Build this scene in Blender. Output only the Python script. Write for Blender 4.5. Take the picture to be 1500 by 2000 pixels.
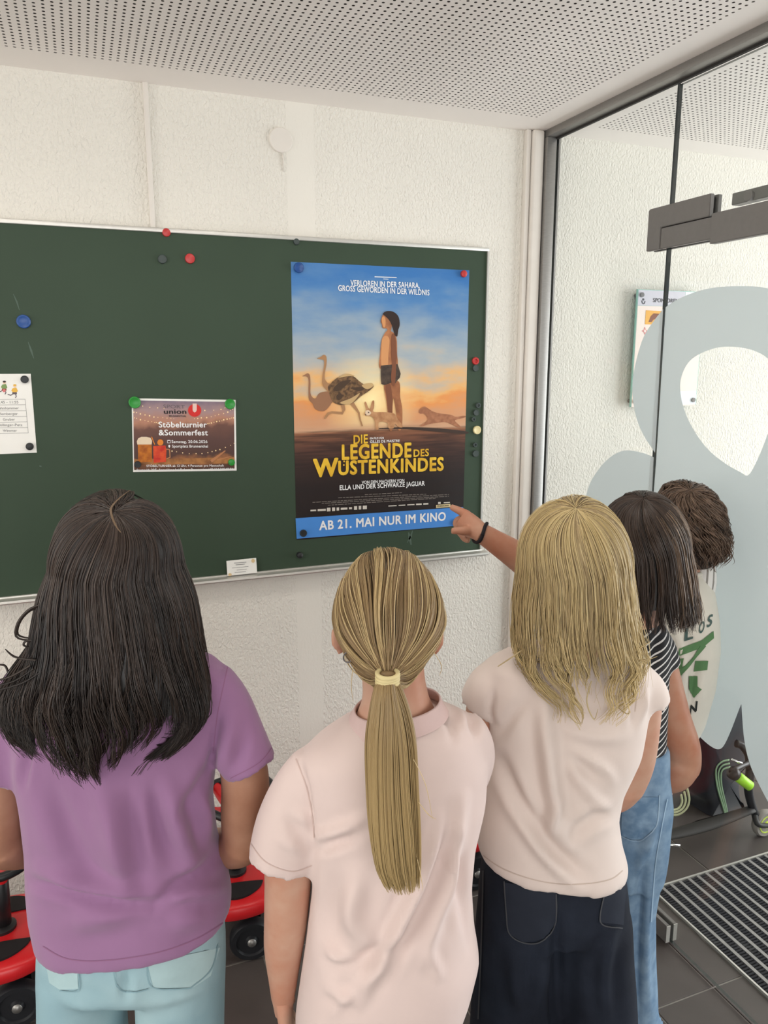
import bpy, bmesh, math, random
import numpy as np
from mathutils import Vector, Matrix, noise

for o in list(bpy.data.objects):
    bpy.data.objects.remove(o, do_unlink=True)
random.seed(7)
rng = np.random.default_rng(7)
scene = bpy.context.scene
COL = scene.collection
PI = math.pi

# ------------------------------------------------------------------ camera
F = 1491.0
CAM = np.array([0.0, -2.31, 1.685])
YAW, PITCH = math.radians(21.5), math.radians(11.2)
FH = np.array([math.sin(YAW), math.cos(YAW), 0.0])
RT = np.array([math.cos(YAW), -math.sin(YAW), 0.0])
UPZ = np.array([0.0, 0.0, 1.0])
FW = FH * math.cos(PITCH) - UPZ * math.sin(PITCH)
UP = np.cross(RT, FW)
cd = bpy.data.cameras.new('camera')
cd.sensor_fit = 'VERTICAL'
cd.sensor_height = 36.0
cd.lens = 36.0 * F / 2000.0
cd.clip_start = 0.02
co = bpy.data.objects.new('camera', cd)
COL.objects.link(co)
co.matrix_world = Matrix(((RT[0], UP[0], -FW[0], CAM[0]), (RT[1], UP[1], -FW[1], CAM[1]),
                          (RT[2], UP[2], -FW[2], CAM[2]), (0, 0, 0, 1)))
scene.camera = co

# ------------------------------------------------------------------ light
world = bpy.data.worlds.new('sky')
scene.world = world
world.use_nodes = True
bg = world.node_tree.nodes['Background']
bg.inputs[0].default_value = (0.86, 0.93, 1.0, 1)
bg.inputs[1].default_value = 1.0
vs = scene.view_settings
vs.view_transform = 'Standard'
vs.look = 'None'
vs.gamma = 1.0
vs.use_curve_mapping = False
vs.exposure = 0.12


def area(name, loc, target, sx, sy, power, color):
    l = bpy.data.lights.new(name, 'AREA')
    l.shape = 'RECTANGLE'
    l.size, l.size_y = sx, sy
    l.energy = power
    l.color = color
    o = bpy.data.objects.new(name, l)
    COL.objects.link(o)
    o.location = loc
    d = Vector(target) - Vector(loc)
    o.rotation_euler = d.to_track_quat('-Z', 'Z').to_euler()
    return o


# daylight coming in through the entrance glazing (right), the hall windows behind the camera
area('entrance_daylight', (4.35, -1.6, 1.35), (0, -1.3, 1.15), 3.0, 2.2, 130, (0.97, 0.98, 1.0))
area('hall_window_daylight', (-0.4, -5.85, 1.5), (0.3, 0, 1.2), 4.2, 1.9, 80, (1.0, 0.97, 0.93))

area('side_window_daylight', (-2.9, -1.75, 1.4), (0.6, -0.6, 0.9), 2.4, 1.6, 40, (1.0, 0.95, 0.87))

# ------------------------------------------------------------------ pixel helpers (photo pixels -> directions)
def ray(x, y):
    return FW + RT * ((x - 750) / F) - UP * ((y - 1000) / F)
def onY(x, y, Y=0.0):
    d = ray(x, y); return CAM + d * ((Y - CAM[1]) / d[1])
def onZ(x, y, Z=0.0):
    d = ray(x, y); return CAM + d * ((Z - CAM[2]) / d[2])
def onX(x, y, X):
    d = ray(x, y); return CAM + d * ((X - CAM[0]) / d[0])
def atH(x, y, H):
    d = ray(x, y); return CAM + d * (H / (d @ FH))
def mpp(p):
    return ((np.asarray(p) - CAM) @ FW) / F
def project(V):
    v = V - CAM
    z = v @ FW
    return 750 + F * (v @ RT) / z, 1000 - F * (v @ UP) / z
def W(x, y):
    p = onY(x, y); return (p[0], p[2])

# ------------------------------------------------------------------ materials
def lin(c):
    out = []
    for v in c[:3]:
        v = v / 255.0
        out.append(v / 12.92 if v <= 0.04045 else ((v + 0.055) / 1.055) ** 2.4)
    return (out[0], out[1], out[2], 1.0)

MATS = {}
def mat(name, c, rough=0.6, spec=0.35, metal=0.0, var=0.0, vscale=20.0, bump=0.0, bscale=200.0, bdist=0.001,
        stretch=(1, 1, 1), c2=None, sheen=0.0, coat=0.0, detail=3.0):
    if name in MATS:
        return MATS[name]
    m = bpy.data.materials.new(name)
    m.use_nodes = True
    nt = m.node_tree
    b = nt.nodes['Principled BSDF']
    b.inputs['Base Color'].default_value = lin(c)
    b.inputs['Roughness'].default_value = rough
    b.inputs['Specular IOR Level'].default_value = spec
    b.inputs['Metallic'].default_value = metal
    if sheen:
        b.inputs['Sheen Weight'].default_value = sheen
    if coat:
        b.inputs['Coat Weight'].default_value = coat
    tc = nt.nodes.new('ShaderNodeTexCoord')
    mp = nt.nodes.new('ShaderNodeMapping')
    mp.inputs['Scale'].default_value = stretch
    nt.links.new(tc.outputs['Object'], mp.inputs[0])
    n = nt.nodes.new('ShaderNodeTexNoise')
    n.inputs['Scale'].default_value = vscale
    n.inputs['Detail'].default_value = 4.0
    nt.links.new(mp.outputs[0], n.inputs['Vector'])
    mx = nt.nodes.new('ShaderNodeMix')
    mx.data_type = 'RGBA'
    a = lin(c)
    if c2 is None:
        k = 1.0 - max(var, 0.03)
        c2l = (a[0] * k, a[1] * k, a[2] * k, 1)
    else:
        c2l = lin(c2)
    rp = nt.nodes.new('ShaderNodeMapRange')
    rp.inputs['From Min'].default_value = 0.35
    rp.inputs['From Max'].default_value = 0.65
    nt.links.new(n.outputs['Fac'], rp.inputs['Value'])
    nt.links.new(rp.outputs['Result'], mx.inputs['Factor'])
    mx.inputs['A'].default_value = a
    mx.inputs['B'].default_value = c2l
    nt.links.new(mx.outputs['Result'], b.inputs['Base Color'])
    if bump > 0:
        n2 = nt.nodes.new('ShaderNodeTexNoise')
        n2.inputs['Scale'].default_value = bscale
        n2.inputs['Detail'].default_value = detail
        nt.links.new(mp.outputs[0], n2.inputs['Vector'])
        bp = nt.nodes.new('ShaderNodeBump')
        bp.inputs['Strength'].default_value = bump
        bp.inputs['Distance'].default_value = bdist
        nt.links.new(n2.outputs['Fac'], bp.inputs['Height'])
        nt.links.new(bp.outputs['Normal'], b.inputs['Normal'])
    MATS[name] = m
    return m


def hair_mat(name, rough=0.38, spec=0.45):
    m = bpy.data.materials.new(name)
    m.use_nodes = True
    nt = m.node_tree
    b = nt.nodes['Principled BSDF']
    at = nt.nodes.new('ShaderNodeAttribute')
    at.attribute_name = 'strand'
    nt.links.new(at.outputs['Color'], b.inputs['Base Color'])
    b.inputs['Roughness'].default_value = rough
    b.inputs['Specular IOR Level'].default_value = spec
    return m


def glass_mat():
    m = bpy.data.materials.new('clear_glass')
    m.use_nodes = True
    nt = m.node_tree
    nt.nodes.remove(nt.nodes['Principled BSDF'])
    out = nt.nodes['Material Output']
    tr = nt.nodes.new('ShaderNodeBsdfTransparent')
    tr.inputs[0].default_value = (0.955, 0.97, 0.962, 1)
    gl = nt.nodes.new('ShaderNodeBsdfGlossy')
    gl.inputs['Roughness'].default_value = 0.02
    lw = nt.nodes.new('ShaderNodeLayerWeight')
    lw.inputs['Blend'].default_value = 0.5
    pw = nt.nodes.new('ShaderNodeMath'); pw.operation = 'POWER'
    pw.inputs[1].default_value = 5.0
    nt.links.new(lw.outputs['Facing'], pw.inputs[0])
    fr = nt.nodes.new('ShaderNodeMath'); fr.operation = 'MULTIPLY_ADD'
    fr.inputs[1].default_value = 0.75; fr.inputs[2].default_value = 0.022
    nt.links.new(pw.outputs[0], fr.inputs[0])
    ms = nt.nodes.new('ShaderNodeMixShader')
    nt.links.new(fr.outputs[0], ms.inputs[0])
    nt.links.new(tr.outputs[0], ms.inputs[1])
    nt.links.new(gl.outputs[0], ms.inputs[2])
    nt.links.new(ms.outputs[0], out.inputs[0])
    return m


def film_mat():
    m = bpy.data.materials.new('frosted_film')
    m.use_nodes = True
    nt = m.node_tree
    nt.nodes.remove(nt.nodes['Principled BSDF'])
    out = nt.nodes['Material Output']
    tl = nt.nodes.new('ShaderNodeBsdfTranslucent')
    tl.inputs[0].default_value = lin((214, 220, 220))
    df = nt.nodes.new('ShaderNodeBsdfDiffuse')
    n = nt.nodes.new('ShaderNodeTexNoise')
    n.inputs['Scale'].default_value = 3.0
    mx = nt.nodes.new('ShaderNodeMix')
    mx.data_type = 'RGBA'
    mx.inputs['A'].default_value = lin((206, 211, 211))
    mx.inputs['B'].default_value = lin((198, 204, 204))
    nt.links.new(n.outputs['Fac'], mx.inputs['Factor'])
    nt.links.new(mx.outputs['Result'], df.inputs[0])
    m1 = nt.nodes.new('ShaderNodeMixShader')
    m1.inputs[0].default_value = 0.5
    nt.links.new(tl.outputs[0], m1.inputs[1])
    nt.links.new(df.outputs[0], m1.inputs[2])
    tr = nt.nodes.new('ShaderNodeBsdfTransparent')
    m2 = nt.nodes.new('ShaderNodeMixShader')
    m2.inputs[0].default_value = 0.13
    nt.links.new(m1.outputs[0], m2.inputs[1])
    nt.links.new(tr.outputs[0], m2.inputs[2])
    nt.links.new(m2.outputs[0], out.inputs[0])
    return m

GLASS = glass_mat()
FILM = film_mat()
M_GLASS_EDGE = mat('glass_edge', (38, 44, 42), 0.2, 0.6)
M_WALL_TRIM = mat('painted_trim', (226, 220, 212), 0.6, 0.3, var=0.03)
M_CEIL = mat('ceiling_paint', (250, 244, 238), 0.8, 0.2, var=0.02, vscale=3)
M_CAVITY = mat('dark_fleece', (92, 86, 80), 0.95, 0.1)
M_ALU = mat('brushed_aluminium', (158, 156, 153), 0.42, 0.5, 0.75, var=0.08, vscale=60, stretch=(1, 1, 8))
M_ALU_LIGHT = mat('light_aluminium', (206, 204, 198), 0.4, 0.5, 0.55, var=0.05, vscale=50)
M_STEEL = mat('satin_grey_fitting', (114, 111, 108), 0.42, 0.4, 0.0, var=0.05, vscale=80)
M_GASKET = mat('dark_gasket', (48, 46, 44), 0.6)
M_GROUT = mat('grout', (150, 145, 138), 0.9, 0.2, var=0.1)
M_TILE = mat('dark_floor_tile', (80, 73, 70), 0.42, 0.45, var=0.16, vscale=7, bump=0.12, bscale=60)
M_BOARD = mat('green_chalkboard', (58, 74, 59), 0.55, 0.2, var=0.06, vscale=4)
M_PAPER = mat('white_paper', (238, 237, 232), 0.75, 0.25, var=0.02)
M_BLACK = mat('black_plastic', (26, 26, 28), 0.4, 0.45)
M_DARKMAG = mat('black_magnet', (34, 36, 38), 0.45, 0.45)
M_GREYMAG = mat('grey_magnet', (62, 72, 70), 0.5, 0.4)
M_BLUEMAG = mat('blue_magnet', (28, 74, 140), 0.35, 0.45)
M_REDMAG = mat('red_magnet', (186, 50, 50), 0.35, 0.45)
M_GREENMAG = mat('green_magnet', (40, 140, 52), 0.35, 0.45)
M_CREAMMAG = mat('cream_magnet', (226, 212, 160), 0.4, 0.45)
M_RED = mat('red_plastic', (206, 30, 36), 0.33, 0.5, var=0.05)
M_LIME = mat('lime_plastic', (160, 220, 50), 0.4, 0.45)
M_GREYRUB = mat('grey_rubber', (140, 134, 128), 0.6)
M_CHROME = mat('chrome', (215, 215, 215), 0.15, 0.6, 1.0)


def plaster():
    m = mat('white_plaster', (232, 228, 219), 0.85, 0.2, var=0.035, vscale=2.2)
    nt = m.node_tree
    b = nt.nodes['Principled BSDF']
    tc = nt.nodes.new('ShaderNodeTexCoord')
    mp = nt.nodes.new('ShaderNodeMapping')
    mp.inputs['Scale'].default_value = (1, 1, 0.62)
    nt.links.new(tc.outputs['Object'], mp.inputs[0])
    n2 = nt.nodes.new('ShaderNodeTexNoise')
    n2.inputs['Scale'].default_value = 135
    n2.inputs['Detail'].default_value = 2.5
    n2.inputs['Distortion'].default_value = 0.6
    nt.links.new(mp.outputs[0], n2.inputs['Vector'])
    # one smooth, filled-in strip below the round cover
    sx = nt.nodes.new('ShaderNodeSeparateXYZ')
    nt.links.new(tc.outputs['Object'], sx.inputs[0])
    g1 = nt.nodes.new('ShaderNodeMath'); g1.operation = 'COMPARE'
    g1.inputs[1].default_value = 0.648; g1.inputs[2].default_value = 0.042
    nt.links.new(sx.outputs[0], g1.inputs[0])
    inv = nt.nodes.new('ShaderNodeMath'); inv.operation = 'SUBTRACT'
    inv.inputs[0].default_value = 1.0
    nt.links.new(g1.outputs[0], inv.inputs[1])
    mu = nt.nodes.new('ShaderNodeMath'); mu.operation = 'MULTIPLY'
    nt.links.new(n2.outputs['Fac'], mu.inputs[0])
    mul = nt.nodes.new('ShaderNodeMath'); mul.operation = 'MAXIMUM'
    mul.inputs[1].default_value = 0.12
    nt.links.new(inv.outputs[0], mul.inputs[0])
    nt.links.new(mul.outputs[0], mu.inputs[1])
    bp = nt.nodes.new('ShaderNodeBump')
    bp.inputs['Strength'].default_value = 1.0
    bp.inputs['Distance'].default_value = 0.0056
    nt.links.new(mu.outputs[0], bp.inputs['Height'])
    nt.links.new(bp.outputs['Normal'], b.inputs['Normal'])
    return m
M_WALL = plaster()

# ------------------------------------------------------------------ object helpers
def tag(o, label=None, cat=None, group=None, kind=None):
    if label: o['label'] = label
    if cat: o['category'] = cat
    if group: o['group'] = group
    if kind: o['kind'] = kind
    return o

def thing(name, loc, label, cat, group=None):
    o = bpy.data.objects.new(name, None)
    COL.objects.link(o)
    o.empty_display_size = 0.05
    o.location = tuple(float(v) for v in loc)
    return tag(o, label, cat, group)

def link(name, me, m, parent=None, recentre=True):
    o = bpy.data.objects.new(name, me)
    COL.objects.link(o)
    if m is not None:
        me.materials.append(m)
    if parent is not None:
        o.parent = parent
        if parent.type == 'EMPTY' or parent.get('_moved'):
            o.matrix_parent_inverse = Matrix.Translation(-Vector(parent.location))
    elif recentre and len(me.vertices):
        n = len(me.vertices)
        a = np.empty(n * 3, np.float32)
        me.vertices.foreach_get('co', a)
        a = a.reshape(-1, 3)
        c = (a.min(0) + a.max(0)) / 2
        c[2] = a[:, 2].min()
        a -= c
        me.vertices.foreach_set('co', a.ravel())
        o.location = tuple(float(v) for v in c)
        o['_moved'] = 1
    return o

def obj(name, V, Fc, m, parent=None, smooth=False, recentre=True):
    me = bpy.data.meshes.new(name)
    me.from_pydata([tuple(map(float, v)) for v in V], [], [tuple(int(i) for i in f) for f in Fc])
    me.update()
    if smooth:
        me.polygons.foreach_set('use_smooth', [True] * len(me.polygons))
    return link(name, me, m, parent, recentre)

def boxgeo(lo, hi):
    x0, y0, z0 = lo; x1, y1, z1 = hi
    V = [(x0, y0, z0), (x1, y0, z0), (x1, y1, z0), (x0, y1, z0), (x0, y0, z1), (x1, y0, z1), (x1, y1, z1), (x0, y1, z1)]
    Fc = [(0, 3, 2, 1), (4, 5, 6, 7), (0, 1, 5, 4), (1, 2, 6, 5), (2, 3, 7, 6), (3, 0, 4, 7)]
    return V, Fc

def box(name, lo, hi, m, parent=None, bevel=0.0, seg=2, recentre=True):
    lo = [min(a, b) for a, b in zip(lo, hi)], [max(a, b) for a, b in zip(lo, hi)]
    V, Fc = boxgeo(*lo)
    me = bpy.data.meshes.new(name)
    me.from_pydata(V, [], Fc)
    if bevel > 0:
        bm = bmesh.new(); bm.from_mesh(me)
        bmesh.ops.bevel(bm, geom=bm.edges[:], offset=bevel, segments=seg, affect='EDGES', profile=0.5)
        bm.to_mesh(me); bm.free()
        me.polygons.foreach_set('use_smooth', [True] * len(me.polygons))
        try:
            me.set_sharp_from_angle(angle=math.radians(40))
        except Exception:
            pass
    return link(name, me, m, parent, recentre)

def merge(parts):
    V, Fc, k = [], [], 0
    for v, f in parts:
        V += [tuple(p) for p in v]
        Fc += [tuple(i + k for i in q) for q in f]
        k += len(v)
    return V, Fc

def prism(pts2, y0, y1, plane='Y'):
    """extrude a 2D polygon; plane 'Y': pts (x,z) ; 'X': pts (y,z) ; 'Z': pts (x,y)"""
    n = len(pts2)
    def p3(p, t):
        return (p[0], t, p[1]) if plane == 'Y' else ((t, p[0], p[1]) if plane == 'X' else (p[0], p[1], t))
    V = [p3(p, y0) for p in pts2] + [p3(p, y1) for p in pts2]
    Fc = [tuple(range(n)), tuple(range(2 * n - 1, n - 1, -1))]
    for i in range(n):
        j = (i + 1) % n
        Fc.append((i, i + n, j + n, j))
    return V, Fc

def prism_obj(name, pts2, t0, t1, m, parent=None, plane='Y', bevel=0.0):
    V, Fc = prism(pts2, t0, t1, plane)
    me = bpy.data.meshes.new(name)
    me.from_pydata(V, [], Fc)
    bm = bmesh.new(); bm.from_mesh(me)
    bmesh.ops.recalc_face_normals(bm, faces=bm.faces[:])
    if bevel > 0:
        bmesh.ops.bevel(bm, geom=bm.edges[:], offset=bevel, segments=2, affect='EDGES')
    bm.to_mesh(me); bm.free()
    return link(name, me, m, parent)

def ringpts(c, a1, a2, n=24, e=2.0):
    th = np.linspace(0, 2 * PI, n, endpoint=False)
    cs, sn = np.cos(th), np.sin(th)
    cs = np.sign(cs) * np.abs(cs) ** (2.0 / e)
    sn = np.sign(sn) * np.abs(sn) ** (2.0 / e)
    return np.asarray(c)[None, :] + cs[:, None] * np.asarray(a1)[None, :] + sn[:, None] * np.asarray(a2)[None, :]

def loft(rings, cap=True):
    n = len(rings[0]); k = len(rings)
    V = [tuple(p) for r in rings for p in r]
    Fc = []
    for i in range(k - 1):
        for j in range(n):
            j2 = (j + 1) % n
            Fc.append((i * n + j, i * n + j2, (i + 1) * n + j2, (i + 1) * n + j))
    if cap:
        V.append(tuple(np.mean(rings[0], 0))); V.append(tuple(np.mean(rings[-1], 0)))
        a, b = k * n, k * n + 1
        for j in range(n):
            j2 = (j + 1) % n
            Fc.append((a, j2, j)); Fc.append((b, (k - 1) * n + j, (k - 1) * n + j2))
        # orient outwards
        A = np.array(V)
        vol = 0.0
        for f in Fc:
            p0 = A[f[0]]
            for i in range(1, len(f) - 1):
                vol += np.dot(p0, np.cross(A[f[i]], A[f[i + 1]]))
        if vol < 0:
            Fc = [tuple(reversed(f)) for f in Fc]
    return V, Fc

def crom(P, n):
    """Catmull-Rom resample of a list of rows to n rows"""
    P = np.asarray(P, float)
    k = len(P)
    t = np.linspace(0, k - 1, n)
    i = np.clip(t.astype(int), 0, k - 2)
    u = (t - i)[:, None]
    p0, p1, p2, p3 = P[np.clip(i - 1, 0, k - 1)], P[i], P[i + 1], P[np.clip(i + 2, 0, k - 1)]
    return 0.5 * ((2 * p1) + (-p0 + p2) * u + (2 * p0 - 5 * p1 + 4 * p2 - p3) * u ** 2 + (-p0 + 3 * p1 - 3 * p2 + p3) * u ** 3)

def tubegeo(pts, rad, n=12, sub=0, flat=None, cap=True):
    """flat=(axis, k): squash the radius along a direction by k"""
    pts = np.asarray(pts, float)
    rad = np.asarray(rad, float)
    if np.ndim(rad) == 0: rad = np.full(len(pts), float(rad))
    if sub:
        q = crom(np.column_stack([pts, rad]), sub)
        pts, rad = q[:, :3], q[:, 3]
    T = np.gradient(pts, axis=0)
    T /= np.linalg.norm(T, axis=1)[:, None] + 1e-12
    ref = np.array([0.31, 0.2, 0.93])
    if abs(T[0] @ ref) > 0.9: ref = np.array([1.0, 0.1, 0])
    rings = []
    a1 = np.cross(T[0], ref); a1 /= np.linalg.norm(a1)
    for i in range(len(pts)):
        a1 = a1 - T[i] * (a1 @ T[i]); a1 /= np.linalg.norm(a1)
        a2 = np.cross(T[i], a1)
        r = ringpts((0, 0, 0), a1 * rad[i], a2 * rad[i], n)
        if flat is not None:
            ax = np.asarray(flat[0], float); ax = ax / np.linalg.norm(ax)
            r = r - np.outer(r @ ax, ax) * (1 - flat[1])
        rings.append(pts[i] + r)
    return loft(rings, cap)

def tube(name, pts, rad, m, parent=None, n=12, sub=0, flat=None):
    V, Fc = tubegeo(pts, rad, n, sub, flat)
    return obj(name, V, Fc, m, parent, smooth=True)

def ellgeo(c, r, axes=None, nu=20, nv=12):
    if axes is None: axes = np.eye(3)
    axes = np.asarray(axes, float)
    rings = []
    for i in range(1, nv):
        ph = PI * i / nv
        rr, z = math.sin(ph), math.cos(ph)
        rings.append(ringpts(np.asarray(c) + axes[2] * r[2] * z, axes[0] * r[0] * rr, axes[1] * r[1] * rr, nu))
    V, Fc = loft(rings, True)
    V[-2] = tuple(np.asarray(c) + axes[2] * r[2]); V[-1] = tuple(np.asarray(c) - axes[2] * r[2])
    return V, Fc

def lathe(profile, c, ax, n=20):
    """profile (radius, height) along axis ax from c"""
    ax = np.asarray(ax, float); ax /= np.linalg.norm(ax)
    ref = np.array([0, 0, 1.0]) if abs(ax[2]) < 0.9 else np.array([1.0, 0, 0])
    a1 = np.cross(ax, ref); a1 /= np.linalg.norm(a1); a2 = np.cross(ax, a1)
    rings = [ringpts(np.asarray(c) + ax * h, a1 * max(r, 1e-5), a2 * max(r, 1e-5), n) for r, h in profile]
    return loft(rings, True)

def sharp(o, deg=40):
    o.data.polygons.foreach_set('use_smooth', [True] * len(o.data.polygons))
    try: o.data.set_sharp_from_angle(angle=math.radians(deg))
    except Exception: pass
    return o

# text as flat mesh, fitted to a rectangle -------------------------------------------------
def textgeo(body, bold=0.0):
    cu = bpy.data.curves.new('lettering', 'FONT')
    cu.body = body
    cu.space_character = 1.0 + 2.6 * max(bold, 0)
    if bold < 0: cu.offset = bold
    cu.resolution_u = 3
    o = bpy.data.objects.new('lettering', cu)
    COL.objects.link(o)
    dg = bpy.context.evaluated_depsgraph_get()
    me = bpy.data.meshes.new_from_object(o.evaluated_get(dg))
    V = np.array([v.co[:] for v in me.vertices])
    Fc = [tuple(p.vertices) for p in me.polygons]
    bpy.data.objects.remove(o, do_unlink=True)
    bpy.data.curves.remove(cu)
    bpy.data.meshes.remove(me)
    if bold > 0:
        n = len(V)
        sh = [(bold, 0), (-bold, 0), (0, bold * .8), (0, -bold * .8), (bold * .7, bold * .6), (-bold * .7, bold * .6), (bold * .7, -bold * .6), (-bold * .7, -bold * .6)]
        F0 = Fc
        Fc = [tuple(i + n * k for i in f) for k in range(len(sh)) for f in F0]
        V = np.concatenate([V + np.array([a, b, 0.00005 * k]) for k, (a, b) in enumerate(sh)])
    return V, Fc

_h, _f = textgeo('H', 0.0)
CAPH = float(_h[:, 1].max()) + 0.02

def textwall(body, px, m, parent, w, cap, bold=0.012, Y=0.0, name='lettering', slant=0.0):
    """px = (xl, xr, ybase_left, ybase_right); cap = capital height in px; w = distance in front of plane Y"""
    V, Fc = textgeo(body, bold)
    xl, xr, yl, yr = px
    P0, P1 = onY(xl, yl, Y), onY(xr, yr, Y)
    T = onY((xl + xr) / 2, (yl + yr) / 2 - cap, Y)
    base = (P0[2] + P1[2]) / 2
    hgt = T[2] - base
    x0, x1 = V[:, 0].min(), V[:, 0].max()
    u = (V[:, 0] - x0) / (x1 - x0)
    z = V[:, 1] / CAPH
    Q = np.column_stack([P0[0] + (P1[0] - P0[0]) * u + slant * z * hgt, Y - w - V[:, 2],
                         P0[2] + (P1[2] - P0[2]) * u + z * hgt])
    return obj(name, Q, Fc, m, parent)

def flat_poly(name, pts, m, parent, w, Y=0.0):
    Q = []
    for x, y in pts:
        p = onY(x, y, Y); Q.append((p[0], Y - w, p[2]))
    # triangulate through bmesh for concave outlines
    bm = bmesh.new()
    vs_ = [bm.verts.new(q) for q in Q]
    f = bm.faces.new(vs_)
    bm.normal_update()
    if f.normal.y > 0: f.normal_flip()
    bmesh.ops.triangulate(bm, faces=[f])
    me = bpy.data.meshes.new(name)
    bm.to_mesh(me); bm.free()
    return link(name, me, m, parent)

def flat_multi(name, polys, m, parent, w, Y=0.0):
    bm = bmesh.new()
    for pts in polys:
        vs_ = []
        for x, y in pts:
            p = onY(x, y, Y); vs_.append(bm.verts.new((p[0], Y - w, p[2])))
        f = bm.faces.new(vs_)
        bm.normal_update()
        if f.normal.y > 0: f.normal_flip()
    bmesh.ops.triangulate(bm, faces=bm.faces[:])
    me = bpy.data.meshes.new(name)
    bm.to_mesh(me); bm.free()
    return link(name, me, m, parent)

def disc(cx, cy, rx, ry=None, n=20, a0=0, a1=2 * PI):
    ry = ry or rx
    return [(cx + rx * math.cos(t), cy + ry * math.sin(t)) for t in np.linspace(a0, a1, n, endpoint=(a1 - a0) < 2 * PI - .01)]

def stroke(pts, w):
    pts = [np.array(p, float) for p in pts]
    L, R_ = [], []
    for i, p in enumerate(pts):
        d = pts[min(i + 1, len(pts) - 1)] - pts[max(i - 1, 0)]
        d /= np.linalg.norm(d) + 1e-9
        nrm = np.array([-d[1], d[0]])
        ww = w[i] if hasattr(w, '__len__') else w
        L.append(tuple(p + nrm * ww / 2)); R_.append(tuple(p - nrm * ww / 2))
    return L + R_[::-1]

# ================================================================== STRUCTURE
CEIL = 2.415
GX = 1.5          # plane of the glass partition
tag(box('wall_back', (-3.0, 0, -0.05), (4.5, 0.15, 2.6), M_WALL, recentre=False), 'white rough plaster wall behind the chalkboard', 'wall', kind='structure')

def wall_with_opening(name, axis, pos, th, a0, a1, o0, o1, z0, z1, label):
    parts = []
    for lo, hi, zl, zh in ((a0, o0, -0.05, 2.6), (o1, a1, -0.05, 2.6), (o0, o1, -0.05, z0), (o0, o1, z1, 2.6)):
        if zh - zl < 0.01: continue
        if axis == 'Y': parts.append(boxgeo((lo, pos - th, zl), (hi, pos, zh)))
        else: parts.append(boxgeo((pos, lo, zl), (pos + th, hi, zh)))
    V, Fc = merge(parts)
    return tag(obj(name, V, Fc, M_WALL, recentre=False), label, 'wall', kind='structure')

wall_with_opening('wall_left', 'X', -3.12, 0.12, -6.0, 0.15, -3.0, -0.5, 0.6, 2.25, 'white side wall with a window opening')
wall_with_opening('wall_rear', 'Y', -6.0, 0.12, -3.1, 4.5, -2.6, 1.8, 0.5, 2.3, 'white rear wall with a wide window opening')
wall_with_opening('wall_right', 'X', 4.5, 0.12, -6.0, 0.15, -3.2, -0.1, 0.02, 2.35, 'white entrance wall with a glazed opening')

# ceiling with real perforations
def perforated(x0, x1, y0, y1, pitch, r, z):
    nx = int((x1 - x0) / pitch); ny = int((y1 - y0) / pitch)
    th = np.arange(8) * PI / 4 + PI / 8
    inner = np.column_stack([np.cos(th), np.sin(th)]) * r
    cell = np.vstack([inner, np.array([[1, 1], [-1, 1], [-1, -1], [1, -1]]) * pitch / 2])
    gx = x0 + (np.arange(nx) + .5) * pitch
    gy = y0 + (np.arange(ny) + .5) * pitch
    cx, cy = [a.ravel() for a in np.meshgrid(gx, gy)]
    N = len(cx)
    # per cell: 8 inner low, 4 corners, 8 inner high
    xy = cell[None] + np.column_stack([cx, cy])[:, None, :]
    zz = np.zeros(12)
    V = np.concatenate([xy, np.broadcast_to(z + zz, (N, 12))[..., None]], 2).reshape(-1, 3)
    tri = [(8, 0, 1), (9, 2, 3), (10, 4, 5), (11, 6, 7)]
    quad = [(8, 1, 2, 9), (9, 3, 4, 10), (10, 5, 6, 11), (11, 7, 0, 8)]
    wall = [(i, (i + 1) % 8, 12 + (i + 1) % 8, 12 + i) for i in range(8)]
    fs = tri + quad
    sizes = np.array([len(f) for f in fs]); idx = np.concatenate([np.array(f)[::-1] for f in fs])
    loops = (idx[None] + (np.arange(N) * 12)[:, None]).ravel()
    sz = np.tile(sizes, N)
    return V, loops, sz, (x0, x0 + nx * pitch, y0, y0 + ny * pitch)

def raw_mesh(name, V, loops, sizes):
    me = bpy.data.meshes.new(name)
    me.vertices.add(len(V)); me.vertices.foreach_set('co', np.asarray(V, np.float32).ravel())
    me.loops.add(len(loops)); me.loops.foreach_set('vertex_index', np.asarray(loops, np.int32))
    me.polygons.add(len(sizes))
    st = np.concatenate([[0], np.cumsum(sizes)[:-1]])
    me.polygons.foreach_set('loop_start', st.astype(np.int32))
    try: me.polygons.foreach_set('loop_total', np.asarray(sizes, np.int32))
    except Exception: pass
    me.update(calc_edges=True)
    me.validate()
    return me

ceil_o = tag(box('ceiling', (-3.0, -6.0, CEIL + 0.03), (4.5, 0.0, CEIL + 0.1), M_CAVITY, recentre=False), 'white perforated acoustic ceiling', 'ceiling', kind='structure')
P = 0.0178
holes = []
for x0, x1, y0, y1 in ((1.365 - P * 118, 1.365 + 1e-6, -0.128 - P * 80, -0.128 + 1e-6), (1.592, 1.592 + P * 80 + 1e-6, -0.112 - P * 60, -0.112 + 1e-6)):
    V, lo, sz, ext = perforated(x0, x1, y0, y1, P, 0.0036, CEIL)
    me = raw_mesh('perforated_panel', V, lo, sz)
    link('perforated_panel', me, M_CEIL, ceil_o)
    holes.append(ext)
# plain ceiling board around the perforated fields
def plain(x0, x1, y0, y1):
    box('plain_ceiling_board', (x0, y0, CEIL), (x1, y1, CEIL + 0.0125), M_CEIL, ceil_o)
(a0, a1, b0, b1), (c0, c1, d0, d1) = holes
plain(-3.0, a0, -6.0, 0.0); plain(a0, a1, b1, 0.0); plain(a0, a1, -6.0, b0); plain(a1, c0, -6.0, 0.0)
plain(c0, c1, d1, 0.0); plain(c0, c1, -6.0, d0); plain(c1, 4.5, -6.0, 0.0)

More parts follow.
